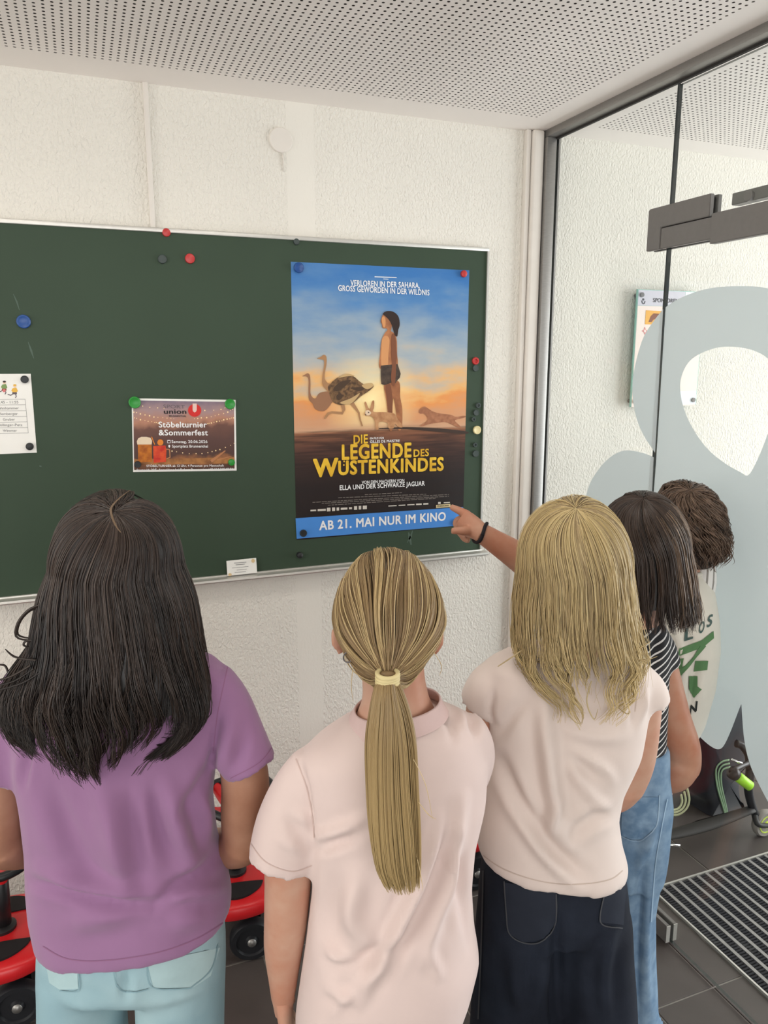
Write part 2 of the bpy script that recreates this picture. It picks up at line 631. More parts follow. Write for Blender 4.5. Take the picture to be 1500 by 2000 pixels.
# floor: grout bed + single tiles
floor_o = tag(box('floor', (-3.0, -6.0, -0.06), (4.5, 0.0, -0.0025), M_GROUT, recentre=False), 'dark grey tiled floor with pale grout', 'floor', kind='structure')
tile_cache = {}
def tile(x0, x1, y0, y1):
    if x1 - x0 < 0.02 or y1 - y0 < 0.02: return
    w, l = round(x1 - x0, 4), round(y1 - y0, 4)
    if (w, l) not in tile_cache:
        me = bpy.data.meshes.new('floor_tile')
        V, Fc = boxgeo((-w / 2, -l / 2, -0.009), (w / 2, l / 2, 0))
        me.from_pydata(V, [], Fc)
        bm = bmesh.new(); bm.from_mesh(me)
        bmesh.ops.bevel(bm, geom=[e for e in bm.edges if all(v.co.z > -0.001 for v in e.verts)], offset=0.0012, segments=1, affect='EDGES')
        bm.to_mesh(me); bm.free()
        me.materials.append(M_TILE)
        tile_cache[(w, l)] = me
    o = bpy.data.objects.new('floor_tile', tile_cache[(w, l)])
    COL.objects.link(o)
    o.location = ((x0 + x1) / 2, (y0 + y1) / 2, 0)
    o.parent = floor_o
def tile_field(X0, X1, Y0, Y1, ox, oy, sx, sy, g=0.0045):
    i0, i1 = math.floor((X0 - ox) / sx), math.ceil((X1 - ox) / sx)
    j0, j1 = math.floor((Y0 - oy) / sy), math.ceil((Y1 - oy) / sy)
    for i in range(i0, i1):
        for j in range(j0, j1):
            tile(max(X0, ox + i * sx) + g / 2, min(X1, ox + (i + 1) * sx) - g / 2,
                 max(Y0, oy + j * sy) + g / 2, min(Y1, oy + (j + 1) * sy) - g / 2)
tile_field(-3.0, 1.5, -6.0, 0.0, 0.377, -0.402, 0.923 / 2, 0.563)
MX0, MX1, MY1, MY0 = 1.607, 3.25, -0.587, -2.2
tile_field(1.5, MX0, -6.0, MY1, 1.5, -0.402, 0.4, 0.563)
tile_field(1.5, 4.5, MY1, 0.0, 1.858, -0.024, 0.6, 0.563)
tile_field(MX1, 4.5, -6.0, MY1, 1.858, -0.024, 0.6, 0.563)
tile_field(MX0, MX1, -6.0, MY0, 1.858, -0.024, 0.6, 0.563)

# baseboard
def baseboard(name, x0, x1):
    tag(box(name, (x0, -0.012, 0.0), (x1, 0.0, 0.065), M_TILE, bevel=0.0015, recentre=False), 'low dark tiled skirting along the wall', 'baseboard', kind='structure')
baseboard('baseboard_back', -3.0, 1.4)
baseboard('baseboard_right', 1.52, 4.5)

# trims: joint strip, cream pilaster strip and the aluminium channel of the partition
tag(box('trim_1', (0.213, -0.013, 2.046), (0.2275, 0.0, CEIL), M_WALL_TRIM, bevel=0.002), 'narrow white painted strip on the wall above the chalkboard', 'trim', kind='structure')
tag(box('trim_2', (1.396, -0.022, 0.0), (1.412, 0.0, CEIL), M_WALL_TRIM, bevel=0.003), 'thin cream edge strip beside the glass partition', 'trim', kind='structure')
tag(box('trim_3', (1.415, -0.034, 0.0), (1.456, 0.0, CEIL), M_WALL_TRIM, bevel=0.008, seg=3), 'rounded cream pipe casing beside the glass partition', 'trim', kind='structure')

# round blanking cover on the wall
cv = onY(548, 274)
V, Fc = lathe([(0.0345, 0), (0.0345, 0.004), (0.0325, 0.006), (0.0, 0.0062)], (cv[0], 0, cv[2]), (0, -1, 0), 32)
cover = sharp(obj('junction_box_cover', V, Fc, M_WALL_TRIM))
tag(cover, 'round white cover plate painted over on the plaster above the board', 'cover plate')
tube('paint_drip', [(cv[0] + .004, -.002, cv[2] - .036), (cv[0] + .006, -.003, cv[2] - .055), (cv[0] + .007, -.002, cv[2] - .085)], [.003, .0025, .001], M_WALL_TRIM, cover, 8)

# ------------------------------------------------------------------ glass partition
wn = thing('window_1', (GX, -0.3, 0), 'fixed clear glass pane of the partition in an aluminium channel', 'glass pane')
wn['kind'] = 'structure'
box('side_channel', (1.458, -0.045, 0.0), (1.494, 0.0, CEIL - 0.022), M_ALU, wn, bevel=0.002)
box('inner_channel', (1.494, -0.038, 0.0), (1.4975, 0.0, CEIL - 0.022), M_GASKET, wn)
box('inner_channel', (1.5065, -0.038, 0.0), (1.513, 0.0, CEIL - 0.022), M_ALU, wn)
box('ceiling_rail', (1.458, -6.0, CEIL - 0.022), (1.512, 0.0, CEIL), M_ALU, wn, bevel=0.002)
box('rail_gasket', (1.490, -6.0, CEIL - 0.028), (1.498, -0.045, CEIL - 0.022), M_GASKET, wn)

def pane(name, y0, y1, z0, z1, parent):
    V, Fc = boxgeo((GX - .002, y0, z0), (GX + .008, y1, z1))
    me = bpy.data.meshes.new(name)
    me.from_pydata(V, [], Fc)
    o = link(name, me, GLASS, parent)
    me.materials.append(M_GLASS_EDGE)
    for p in me.polygons:
        if abs(p.normal.x) < 0.5: p.material_index = 1
    return o
GAP = -0.588
pane('glass', GAP + 0.004, -0.03, 0.008, CEIL - 0.02, wn)

# frosted film shapes, cut to the outline on the glass ------------------------------------
def film(name, loops_px, parent, X=None):
    X = GX - 0.0032 if X is None else X
    cu = bpy.data.curves.new(name, 'CURVE')
    cu.dimensions = '2D'
    cu.fill_mode = 'BOTH'
    cu.extrude = 0.0002
    for lp in loops_px:
        q = np.array([onX(x, y, GX)[1:] for x, y in lp])
        s = cu.splines.new('POLY')
        s.points.add(len(q) - 1)
        for i, (yy, z) in enumerate(q):
            s.points[i].co = (-yy, z, 0, 1)
        s.use_cyclic_u = True
    t = bpy.data.objects.new(name, cu)
    COL.objects.link(t)
    me = bpy.data.meshes.new_from_object(t.evaluated_get(bpy.context.evaluated_depsgraph_get()))
    bpy.data.objects.remove(t, do_unlink=True)
    for v in me.vertices:
        a, b, c = v.co
        v.co = (X - c, -a, b)
    me.update()
    me.materials.clear()
    return link(name, me, FILM, parent)

def smooth_loop(pts, n=None):
    P_ = np.array(pts, float)
    k = len(P_)
    n = n or k * 6
    ext = np.vstack([P_[-2:], P_, P_[:3]])
    t = np.linspace(0, k, n, endpoint=False)
    i = t.astype(int); u = (t - i)[:, None]
    p0, p1, p2, p3 = ext[i + 1], ext[i + 2], ext[i + 3], ext[i + 4]
    return [tuple(p) for p in 0.5 * ((2 * p1) + (-p0 + p2) * u + (2 * p0 - 5 * p1 + 4 * p2 - p3) * u ** 2 + (-p0 + 3 * p1 - 3 * p2 + p3) * u ** 3)]

def soft(pts, n=60):
    return [tuple(p) for p in crom(np.array(pts, float), n)]

# on the fixed pane: left limb of the big letter and the round petal below it
film('frosted_film', [soft([(1297, 604), (1278, 628), (1259, 658), (1246, 698), (1238, 740), (1238, 780), (1246, 820), (1260, 852), (1281, 884)], 40)], wn)
film('frosted_film', [soft([(1278.5, 893), (1255, 884), (1220, 880), (1190, 896), (1165, 925), (1150, 955), (1142, 1000), (1145, 1060), (1165, 1130), (1200, 1190), (1262, 1220)], 50)], wn)
tag(wn, None)

dr = thing('door_1', (GX, -1.1, 0), 'clear glass door leaf with frosted lettering film and grey metal fittings', 'glass door')
dr['kind'] = 'structure'
pane('glass', -1.56, GAP - 0.004, 0.012, CEIL - 0.03, dr)
film('frosted_film', [
    soft([(1302, 600), (1320, 588), (1350, 574), (1390, 563), (1440, 559), (1500, 563), (1580, 590)], 30) +
    [(1640, 700), (1640, 1500), (1600, 1760)] +
    soft([(1560, 1685), (1520, 1600), (1486, 1535), (1466, 1490), (1455, 1440), (1450, 1374)], 24) +
    soft([(1446, 1383), (1430, 1425), (1416, 1455), (1405, 1463), (1390, 1457), (1370, 1440), (1345, 1415), (1320, 1392)], 24) + [(1262, 1330), (1268, 1100), (1283, 905)],
    smooth_loop([(1425, 677), (1385, 684), (1350, 704), (1333, 735), (1331, 768), (1340, 805), (1358, 842), (1385, 878), (1418, 905), (1448, 922), (1463, 928), (1478, 905), (1495, 865), (1512, 815), (1524, 760), (1510, 710), (1475, 685)]),
], dr)

def plate(name, pts_yz, x0, x1, m, parent, bevel=0.0015):
    return prism_obj(name, pts_yz, x0, x1, m, parent, 'X', bevel)
# corner patch fitting: L-shaped cover, inner plate, twin on the far side of the glass
a = -0.519
L = [(a, 1.981), (a, 2.087), (a - .004, 2.091), (-0.744, 2.091), (-0.744, 2.037), (-0.572, 2.037), (-0.572, 1.981)]
for x0, x1 in ((GX - 0.016, GX - 0.003), (GX + 0.009, GX + 0.022)):
    plate('patch_fitting_cover', L, x0, x1, M_STEEL, dr)
    plate('patch_fitting_plate', [(-0.574, 1.981), (-0.574, 2.034), (-0.757, 2.034), (-0.757, 1.981)], x0, x1, M_STEEL, dr)
plate('patch_fitting_core', [(-0.53, 1.985), (-0.53, 2.085), (-0.735, 2.085), (-0.735, 1.985)], GX - 0.0035, GX + 0.0095, M_GASKET, dr, 0)
plate('door_closer_body', [(-0.758, 1.969), (-0.758, 2.041), (-1.5, 2.041), (-1.5, 1.969)], GX - 0.022, GX - 0.0035, M_STEEL, dr)
r1 = onX(1441, 379, GX + .03); r2 = onX(1441, 402, GX + .03)
plate('door_closer_rail', [(r1[1], r1[2]), (r1[1], r2[2]), (-1.5, r2[2]), (-1.5, r1[2])], GX + 0.012, GX + 0.04, M_STEEL, dr)
k = onX(1466, 383, GX + .012)
V, Fc = lathe([(0.0125, -0.004), (0.0125, 0.02), (0.0105, 0.022), (0, 0.022)], (GX + .012, k[1], k[2]), (-1, 0, 0), 24)
# fitted through the rail: knob stands on the far side facing the pane
V = [(v[0] + 0.012, v[1], v[2]) for v in V]
sharp(obj('rail_knob', V, Fc, M_STEEL, dr))
for x0, x1 in ((GX - 0.017, GX - 0.0035), (GX + 0.009, GX + 0.022)):
    plate('bottom_patch_plate', [(-0.60, 0.010), (-0.60, 0.064), (-0.796, 0.064), (-0.796, 0.010)], x0, x1, M_STEEL, dr)
    plate('patch_end_cap', [(-0.7965, 0.010), (-0.7965, 0.064), (-0.7985, 0.064), (-0.7985, 0.010)], x0, x1, M_ALU_LIGHT, dr, 0)

# ================================================================== CHALKBOARD
BX0, BX1, BZ0, BZ1 = -0.78, 1.268, 1.027, 2.045
bd = thing('chalkboard', ((BX0 + BX1) / 2, 0, BZ0), 'large green magnetic chalkboard with thin aluminium frame on the wall', 'chalkboard')
box('writing_surface', (BX0 + .004, -0.018, BZ0 + .004), (BX1 - .004, -0.002, BZ1 - .004), M_BOARD, bd)
BY = -0.018
box('frame_strip', (BX0, -0.024, BZ1 - .012), (BX1, 0, BZ1), M_ALU_LIGHT, bd, bevel=0.002)
box('frame_strip', (BX0, -0.024, BZ0), (BX1, 0, BZ0 + .012), M_ALU_LIGHT, bd, bevel=0.002)
box('frame_strip', (BX0, -0.0238, BZ0 + .012), (BX0 + .008, 0, BZ1 - .012), M_ALU_LIGHT, bd)
box('frame_strip', (BX1 - .006, -0.0238, BZ0 + .012), (BX1, 0, BZ1 - .012), M_ALU_LIGHT, bd)
prism_obj('chalk_ledge', [(-0.024, BZ0 + .008), (-0.05, BZ0 + .006), (-0.052, BZ0 + .0), (-0.05, BZ0 - .004), (0.0, BZ0 - .006), (0, BZ0 + .0), (-0.024, BZ0 + .0)], BX0, BX1 + .012, M_ALU_LIGHT, bd, 'X')
# faint chalk smears on the surface
def smear(pts, w):
    flat_poly('chalk_smear', stroke(pts, w), mat('chalk_dust', (92, 108, 98), 0.9, 0.1, var=.1), bd, 0.0003, BY)
smear([(26, 574), (33, 590), (38, 606)], [1, 3, 1]); smear([(55, 668), (61, 685), (66, 700)], [1, 4, 1])
smear([(795, 1060), (802, 1048), (806, 1036)], [1, 4, 1]); smear([(798, 1040), (800, 1050), (803, 1064)], [2, 5, 3])
smear([(77, 910), (81, 911)], 2.5)

# ================================================================== POSTER
def wallbox(name, xl, xr, zt, zb, w0, w1, m, parent=None):
    return box(name, (xl, BY - w1, zb), (xr, BY - w0, zt), m, parent)

def px_mat(name, c, rough=0.5, var=0.02, **k):
    return mat(name, c, rough, 0.3, var=var, **k)

def poster_print(x0, z0, wd, ht):
    m = bpy.data.materials.new('poster_print')
    m.use_nodes = True
    nt = m.node_tree
    b = nt.nodes['Principled BSDF']
    b.inputs['Roughness'].default_value = 0.38
    b.inputs['Specular IOR Level'].default_value = 0.35
    L_ = nt.links.new
    g = nt.nodes.new('ShaderNodeNewGeometry')
    sp = nt.nodes.new('ShaderNodeSeparateXYZ'); L_(g.outputs['Position'], sp.inputs[0])
    mr = nt.nodes.new('ShaderNodeMapRange')
    mr.inputs['From Min'].default_value = z0; mr.inputs['From Max'].default_value = z0 + ht
    L_(sp.outputs[2], mr.inputs['Value'])
    mp = nt.nodes.new('ShaderNodeMapping'); mp.inputs['Scale'].default_value = (3.2, 1, 8.5)
    mp.inputs['Rotation'].default_value = (0, 0.16, 0)
    L_(g.outputs['Position'], mp.inputs[0])
    n = nt.nodes.new('ShaderNodeTexNoise'); n.inputs['Scale'].default_value = 1.6; n.inputs['Detail'].default_value = 5
    L_(mp.outputs[0], n.inputs['Vector'])
    sb = nt.nodes.new('ShaderNodeMath'); sb.operation = 'MULTIPLY_ADD'
    sb.inputs[1].default_value = 0.42; sb.inputs[2].default_value = -0.21
    L_(n.outputs['Fac'], sb.inputs[0])
    # clouds disturb only the sky part
    sk = nt.nodes.new('ShaderNodeMapRange')
    sk.inputs['From Min'].default_value = 0.41; sk.inputs['From Max'].default_value = 0.5
    L_(mr.outputs[0], sk.inputs['Value'])
    mu = nt.nodes.new('ShaderNodeMath'); mu.operation = 'MULTIPLY'
    L_(sb.outputs[0], mu.inputs[0]); L_(sk.outputs[0], mu.inputs[1])
    ad = nt.nodes.new('ShaderNodeMath'); ad.operation = 'ADD'
    L_(mr.outputs[0], ad.inputs[0]); L_(mu.outputs[0], ad.inputs[1])
    cr = nt.nodes.new('ShaderNodeValToRGB')
    cr.color_ramp.interpolation = 'LINEAR'
    stops = [(0.0, (34, 30, 31)), (0.20, (38, 31, 31)), (0.29, (58, 40, 36)), (0.34, (88, 58, 48)), (0.385, (128, 84, 62)), (0.398, (150, 100, 72)),
             (0.405, (203, 160, 128)), (0.44, (208, 152, 112)), (0.50, (224, 148, 84)), (0.545, (228, 176, 112)), (0.60, (196, 178, 156)), (0.68, (166, 174, 178)),
             (0.78, (130, 156, 182)), (0.9, (84, 132, 184)), (1.0, (58, 116, 180))]
    el = cr.color_ramp.elements
    el[0].position, el[0].color = stops[0][0], lin(stops[0][1])
    el[1].position, el[1].color = stops[-1][0], lin(stops[-1][1])
    for p, c in stops[1:-1]:
        e = el.new(p); e.color = lin(c)
    L_(ad.outputs[0], cr.inputs[0])
    # dune ripples
    mp2 = nt.nodes.new('ShaderNodeMapping'); mp2.inputs['Scale'].default_value = (2.5, 1, 42); mp2.inputs['Rotation'].default_value = (0, -0.05, 0)
    L_(g.outputs['Position'], mp2.inputs[0])
    n2 = nt.nodes.new('ShaderNodeTexNoise'); n2.inputs['Scale'].default_value = 2.2; n2.inputs['Detail'].default_value = 3
    L_(mp2.outputs[0], n2.inputs['Vector'])
    md = nt.nodes.new('ShaderNodeMapRange'); md.inputs['From Min'].default_value = 0.42; md.inputs['From Max'].default_value = 0.40
    L_(mr.outputs[0], md.inputs['Value'])
    m3 = nt.nodes.new('ShaderNodeMath'); m3.operation = 'MULTIPLY'
    st = nt.nodes.new('ShaderNodeMapRange'); st.inputs['From Min'].default_value = 0.42; st.inputs['From Max'].default_value = 0.62; st.inputs['To Max'].default_value = 0.65
    L_(n2.outputs['Fac'], st.inputs['Value'])
    L_(md.outputs[0], m3.inputs[0]); L_(st.outputs[0], m3.inputs[1])
    mxr = nt.nodes.new('ShaderNodeMix'); mxr.data_type = 'RGBA'
    mxr.inputs['B'].default_value = lin((40, 30, 28))
    L_(m3.outputs[0], mxr.inputs['Factor']); L_(cr.outputs[0], mxr.inputs['A'])
    # printed sun
    vd = nt.nodes.new('ShaderNodeVectorMath'); vd.operation = 'DISTANCE'
    s = onY(722, 782)
    mp3 = nt.nodes.new('ShaderNodeMapping'); mp3.inputs['Scale'].default_value = (1, 0, 1)
    L_(g.outputs['Position'], mp3.inputs[0])
    L_(mp3.outputs[0], vd.inputs[0]); vd.inputs[1].default_value = (s[0], 0, s[2])
    gr = nt.nodes.new('ShaderNodeValToRGB')
    gr.color_ramp.elements[0].position = 0.0; gr.color_ramp.elements[0].color = (1, 1, 1, 1)
    gr.color_ramp.elements[1].position = 0.17; gr.color_ramp.elements[1].color = (0, 0, 0, 1)
    e = gr.color_ramp.elements.new(0.05); e.color = (0.55, 0.55, 0.55, 1)
    L_(vd.outputs['Value'], gr.inputs[0])
    up = nt.nodes.new('ShaderNodeMapRange'); up.inputs['From Min'].default_value = 0.405; up.inputs['From Max'].default_value = 0.43
    L_(mr.outputs[0], up.inputs['Value'])
    m4 = nt.nodes.new('ShaderNodeMath'); m4.operation = 'MULTIPLY'
    L_(gr.outputs[0], m4.inputs[0]); L_(up.outputs[0], m4.inputs[1])
    mxs = nt.nodes.new('ShaderNodeMix'); mxs.data_type = 'RGBA'
    mxs.inputs['B'].default_value = lin((255, 236, 176))
    L_(m4.outputs[0], mxs.inputs['Factor']); L_(mxr.outputs['Result'], mxs.inputs['A'])
    L_(mxs.outputs['Result'], b.inputs['Base Color'])
    return m

PX0, PX1, PZ1, PZ0 = 0.607, 1.199, 1.972, 1.128
po = thing('film_poster', ((PX0 + PX1) / 2, BY, PZ0), 'tall film poster of a desert sunset with a standing child and ostriches, yellow title', 'poster')
# slightly wavy sheet
nx, nz = 24, 34
V, Fc = [], []
for j in range(nz + 1):
    for i in range(nx + 1):
        u, v = i / nx, j / nz
        w = 0.0012 + 0.0022 * (1 - math.cos(2 * PI * v)) * 0.5 * (0.4 + 0.6 * u)
        V.append((PX0 + (PX1 - PX0) * u - 0.004 * (1 - v) * (1 if u > .5 else .6), BY - w * 0.35, PZ0 + (PZ1 - PZ0) * v))
for j in range(nz):
    for i in range(nx):
        a = j * (nx + 1) + i
        Fc.append((a, a + 1, a + nx + 2, a + nx + 1))
obj('sheet', V, Fc, poster_print(PX0, PZ0, PX1 - PX0, PZ1 - PZ0), po, smooth=True)
Lw = 0.0026
M_PWHITE = px_mat('print_white', (240, 240, 240)); M_PYEL = px_mat('print_yellow', (236, 196, 62), vscale=30, c2=(214, 166, 44))
M_PSKIN = px_mat('print_skin', (178, 118, 78), vscale=30, c2=(140, 88, 58)); M_PSKIN2 = px_mat('print_skin_dark', (124, 76, 52))
M_PHAIR = px_mat('print_hair', (48, 34, 30)); M_PCLOTH = px_mat('print_cloth', (84, 68, 56), vscale=60, c2=(58, 46, 40))
M_PFEATH = px_mat('print_feather', (132, 100, 68), vscale=90, c2=(76, 56, 40)); M_PNECK = px_mat('print_neck', (168, 126, 88))
M_PFAR = px_mat('print_far_bird', (150, 108, 80)); M_PFOX = px_mat('print_fox', (194, 146, 104), vscale=60, c2=(168, 118, 80))
M_PCAT = px_mat('print_cat', (172, 116, 84), vscale=80, c2=(150, 98, 70)); M_PBLUE = px_mat('print_strip_blue', (74, 138, 214))
M_PDARK = px_mat('print_dark', (28, 26, 28)); M_PGREY = px_mat('print_grey', (120, 112, 106))
bl = flat_poly('blue_strip', [(577, 1012), (904, 990), (900, 1026), (579, 1052)], M_PBLUE, po, Lw - .0004, BY)
def ptxt(s, px, cap, m=M_PWHITE, bold=0.018, w=Lw, **k):
    return textwall(s, px, m, po, w, cap, bold, BY, 'lettering', **k)
ptxt('VERLOREN IN DER SAHARA,', (684, 819, 558, 563), 11)
ptxt('GROSS GEWORDEN IN DER WILDNIS', (660, 838, 568, 577), 11)
flat_multi('fine_print', [[(731, 540), (774, 541.5), (774, 543), (731, 541.5)], [(748, 544.5), (758, 545), (758, 546), (748, 545.5)]], M_PWHITE, po, Lw, BY)
# child figure
flat_poly('figure_legs', smooth_loop([(750, 745), (778, 745), (781, 775), (785, 800), (784, 835), (777, 838), (773, 805), (768, 778), (766, 800), (767, 835), (760, 838), (755, 790)], 90), M_PSKIN, po, Lw, BY)
flat_poly('figure_body', smooth_loop([(756, 646), (768, 650), (774, 662), (775, 690), (774, 718), (742, 720), (742, 690), (744, 668), (748, 656)], 90), M_PSKIN, po, Lw, BY)
flat_poly('figure_cloth', [(743, 714), (776, 711), (782, 730), (780, 738), (777, 741), (772, 748), (764, 747), (757, 750), (750, 752), (744, 750), (743, 735)], M_PCLOTH, po, Lw + .0003, BY)
flat_poly('figure_arm', smooth_loop([(764, 655), (771, 656), (774, 690), (773, 715), (772, 735), (770, 752), (766, 753), (763, 738), (765, 712), (763, 690)], 90), M_PSKIN2, po, Lw + .0006, BY)
flat_poly('figure_head', smooth_loop([(744, 622), (748, 614), (757, 611), (764, 618), (765, 632), (762, 648), (756, 650), (755, 642), (747, 641), (745, 633), (743, 629)], 90), M_PSKIN, po, Lw + .0006, BY)
flat_poly('figure_hair', smooth_loop([(747, 613), (754, 608), (764, 608), (772, 612), (778, 620), (780, 634), (777, 645), (775, 657), (770, 654), (767, 643), (763, 632), (758, 624), (752, 618)], 90), M_PHAIR, po, Lw + .0009, BY)
# birds
flat_poly('far_ostrich', smooth_loop([(590, 735), (596, 731), (601, 729), (605, 734), (606, 750), (606, 768), (610, 776), (616, 778), (622, 769), (632, 765), (644, 766), (650, 780), (645, 790), (634, 802), (622, 802), (614, 797), (610, 788), (603, 780), (602, 762), (602, 742), (598, 735)], 90), M_PFAR, po, Lw, BY)
flat_poly('ostrich_neck', smooth_loop([(619, 700), (626, 697), (632, 693), (637, 697), (637, 712), (634, 728), (634, 740), (640, 748), (650, 752), (650, 774), (640, 765), (630, 752), (629, 736), (632, 716), (632, 704), (626, 702)], 90), M_PNECK, po, Lw + .0003, BY)
flat_poly('ostrich_body', smooth_loop([(640, 758), (646, 748), (658, 738), (676, 731), (690, 735), (702, 745), (712, 751), (724, 749), (729, 755), (718, 765), (704, 774), (690, 786), (676, 790), (660, 790), (648, 782)], 90), M_PFEATH, po, Lw + .0006, BY)
flat_poly('ostrich_leg', stroke([(668, 788), (671, 800), (668, 807), (648, 805), (640, 808), (633, 818)], [8, 6, 5, 4, 5, 3]), M_PNECK, po, Lw + .0003, BY)
flat_poly('ostrich_leg', stroke([(686, 786), (696, 800), (700, 806), (703, 820), (707, 832)], [8, 5, 4, 3, 3]), M_PNECK, po, Lw + .0003, BY)
flat_poly('desert_fox', smooth_loop([(711, 787), (714, 785), (719, 797), (722, 797), (726, 784), (730, 783), (730, 795), (728, 801), (731, 805), (748, 805), (768, 807), (776, 818), (786, 833), (778, 834), (771, 828), (768, 836), (758, 836), (756, 826), (740, 824), (738, 838), (733, 838), (731, 822), (725, 813), (714, 812), (711, 808), (714, 800)], 90), M_PFOX, po, Lw + .0009, BY)
flat_poly('running_cat', smooth_loop([(818, 803), (822, 797), (829, 794), (836, 798), (846, 804), (862, 808), (880, 810), (890, 814), (906, 812), (908, 815), (892, 819), (888, 822), (896, 830), (900, 835), (890, 833), (880, 828), (868, 824), (852, 826), (838, 828), (826, 832), (820, 832), (830, 825), (835, 818), (828, 808), (820, 808)], 90), M_PCAT, po, Lw, BY)
# light and dark tones inside the printed figures
M_PLIT = px_mat('print_skin_lit', (206, 146, 96)); M_PFE2 = px_mat('print_feather_dark', (74, 56, 42)); M_PFE3 = px_mat('print_feather_pale', (196, 164, 116))
flat_poly('figure_light', smooth_loop([(746, 662), (754, 656), (760, 664), (758, 690), (756, 716), (745, 717), (744, 690)], 50), M_PLIT, po, Lw + .00015, BY)
flat_poly('figure_light', smooth_loop([(745, 622), (749, 618), (752, 624), (752, 636), (749, 640), (746, 633)], 40), M_PLIT, po, Lw + .00075, BY)
flat_poly('figure_shade', smooth_loop([(752, 752), (762, 752), (766, 780), (765, 800), (766, 832), (761, 834), (757, 796)], 50), M_PSKIN2, po, Lw + .00015, BY)
for q in ([(650, 760), (664, 746), (684, 742), (676, 752), (660, 764)], [(656, 774), (664, 768), (668, 776), (660, 782)], [(684, 758), (700, 756), (714, 756), (702, 764)]):
    flat_poly('feather_shade', smooth_loop(q, 40), M_PFE2, po, Lw + .0008, BY)
for q in ([(660, 738), (676, 730), (692, 734), (676, 735)], [(664, 786), (684, 778), (702, 768), (688, 786), (674, 790)], [(706, 752), (724, 748), (728, 754), (716, 760)]):
    flat_poly('feather_light', smooth_loop(q, 40), M_PFE3, po, Lw + .0009, BY)
flat_poly('fox_face', smooth_loop([(713, 803), (719, 801), (724, 806), (720, 811), (714, 810)], 30), px_mat('print_fox_face', (226, 200, 172)), po, Lw + .0012, BY)
for q in (disc(713.5, 810, 1.2, n=8), disc(719, 805.5, 1.3, n=8)):
    flat_poly('fox_eye', q, M_PHAIR, po, Lw + .0015, BY)
flat_poly('dune_shadow', soft([(740, 836), (790, 834), (850, 836), (908, 842), (908, 847), (850, 843), (790, 838), (740, 838)], 40), px_mat('print_dune_dark', (62, 46, 38)), po, Lw + .0002, BY)
# title
ptxt('DIE', (690, 718, 867, 865), 17, M_PYEL, 0.03)
ptxt('EIN FILM VON', (722, 749, 858, 857), 4, M_PWHITE, 0.02)
ptxt('GILLES DE MAISTRE', (722, 780, 865, 863), 5, M_PWHITE, 0.015)
ptxt('LEGENDE', (667, 803, 897, 892), 28, M_PYEL, 0.04)
ptxt('DES', (807, 837, 892, 890), 14, M_PYEL, 0.03)
ptxt('W', (611, 661, 931, 928), 34, M_PYEL, 0.045)
ptxt('USTENKINDES', (660, 866, 927, 918), 26, M_PYEL, 0.04)
flat_multi('title_umlaut', [disc(671, 908, 1.7, n=10)], M_PYEL, po, Lw + .0003, BY)
flat_multi('title_umlaut', [disc(671.6, 901, 1.7, n=10)], M_PYEL, po, Lw + .0003, BY)
ptxt('VON DEN MACHERN VON', (706, 789, 945, 941), 6)
ptxt('ELLA UND DER SCHWARZE JAGUAR', (663, 829, 957, 948), 9, bold=0.022)
# credit block and small marks at the foot
fp = []
for k_, (xa, xb, ya, yb) in enumerate([(712, 784, 966, 962), (660, 832, 972, 965), (610, 876, 981, 965.5), (628, 876, 983, 969), (640, 850, 986.5, 973)]):
    x = xa
    while x < xb:
        ln_ = random.uniform(4, 13)
        t0, t1 = (x - xa) / (xb - xa), (min(x + ln_, xb) - xa) / (xb - xa)
        y0_, y1_ = ya + (yb - ya) * t0, ya + (yb - ya) * t1
        fp.append([(x, y0_ - .7), (min(x + ln_, xb), y1_ - .7), (min(x + ln_, xb), y1_ + .7), (x, y0_ + .7)])
        x += ln_ + 1.6
flat_multi('credit_lines', fp, M_PGREY, po, Lw, BY)
mk = []
for xa, wd_, hh in ((606, 11, 3), (620, 16, 4), (638, 7, 7), (648, 6, 7), (657, 5, 6), (665, 13, 4), (681, 6, 4), (691, 6, 7), (700, 5, 7), (708, 8, 7), (758, 16, 2), (778, 13, 2), (795, 14, 2), (812, 11, 3), (826, 10, 3), (855, 5, 4), (866, 12, 2)):
    yc = 997 - (xa - 606) * 0.059
    mk.append([(xa, yc - hh / 2), (xa + wd_, yc - hh / 2 - wd_ * .05), (xa + wd_, yc + hh / 2 - wd_ * .05), (xa, yc + hh / 2)])
for q in mk:
    flat_poly('partner_mark', q, px_mat('print_pale', (206, 200, 190)), po, Lw, BY)
flat_poly('partner_badge', [(851, 986), (879, 984), (879, 990), (851, 992)], px_mat('print_badge', (226, 206, 160)), po, Lw, BY)
ptxt('STUDIOCANAL', (853, 877, 990, 988.4), 3.2, M_PDARK, 0.01, Lw + .0003)
ptxt('AB 21. MAI NUR IM KINO', (623, 870, 1035, 1016), 17, M_PWHITE, 0.028, Lw)

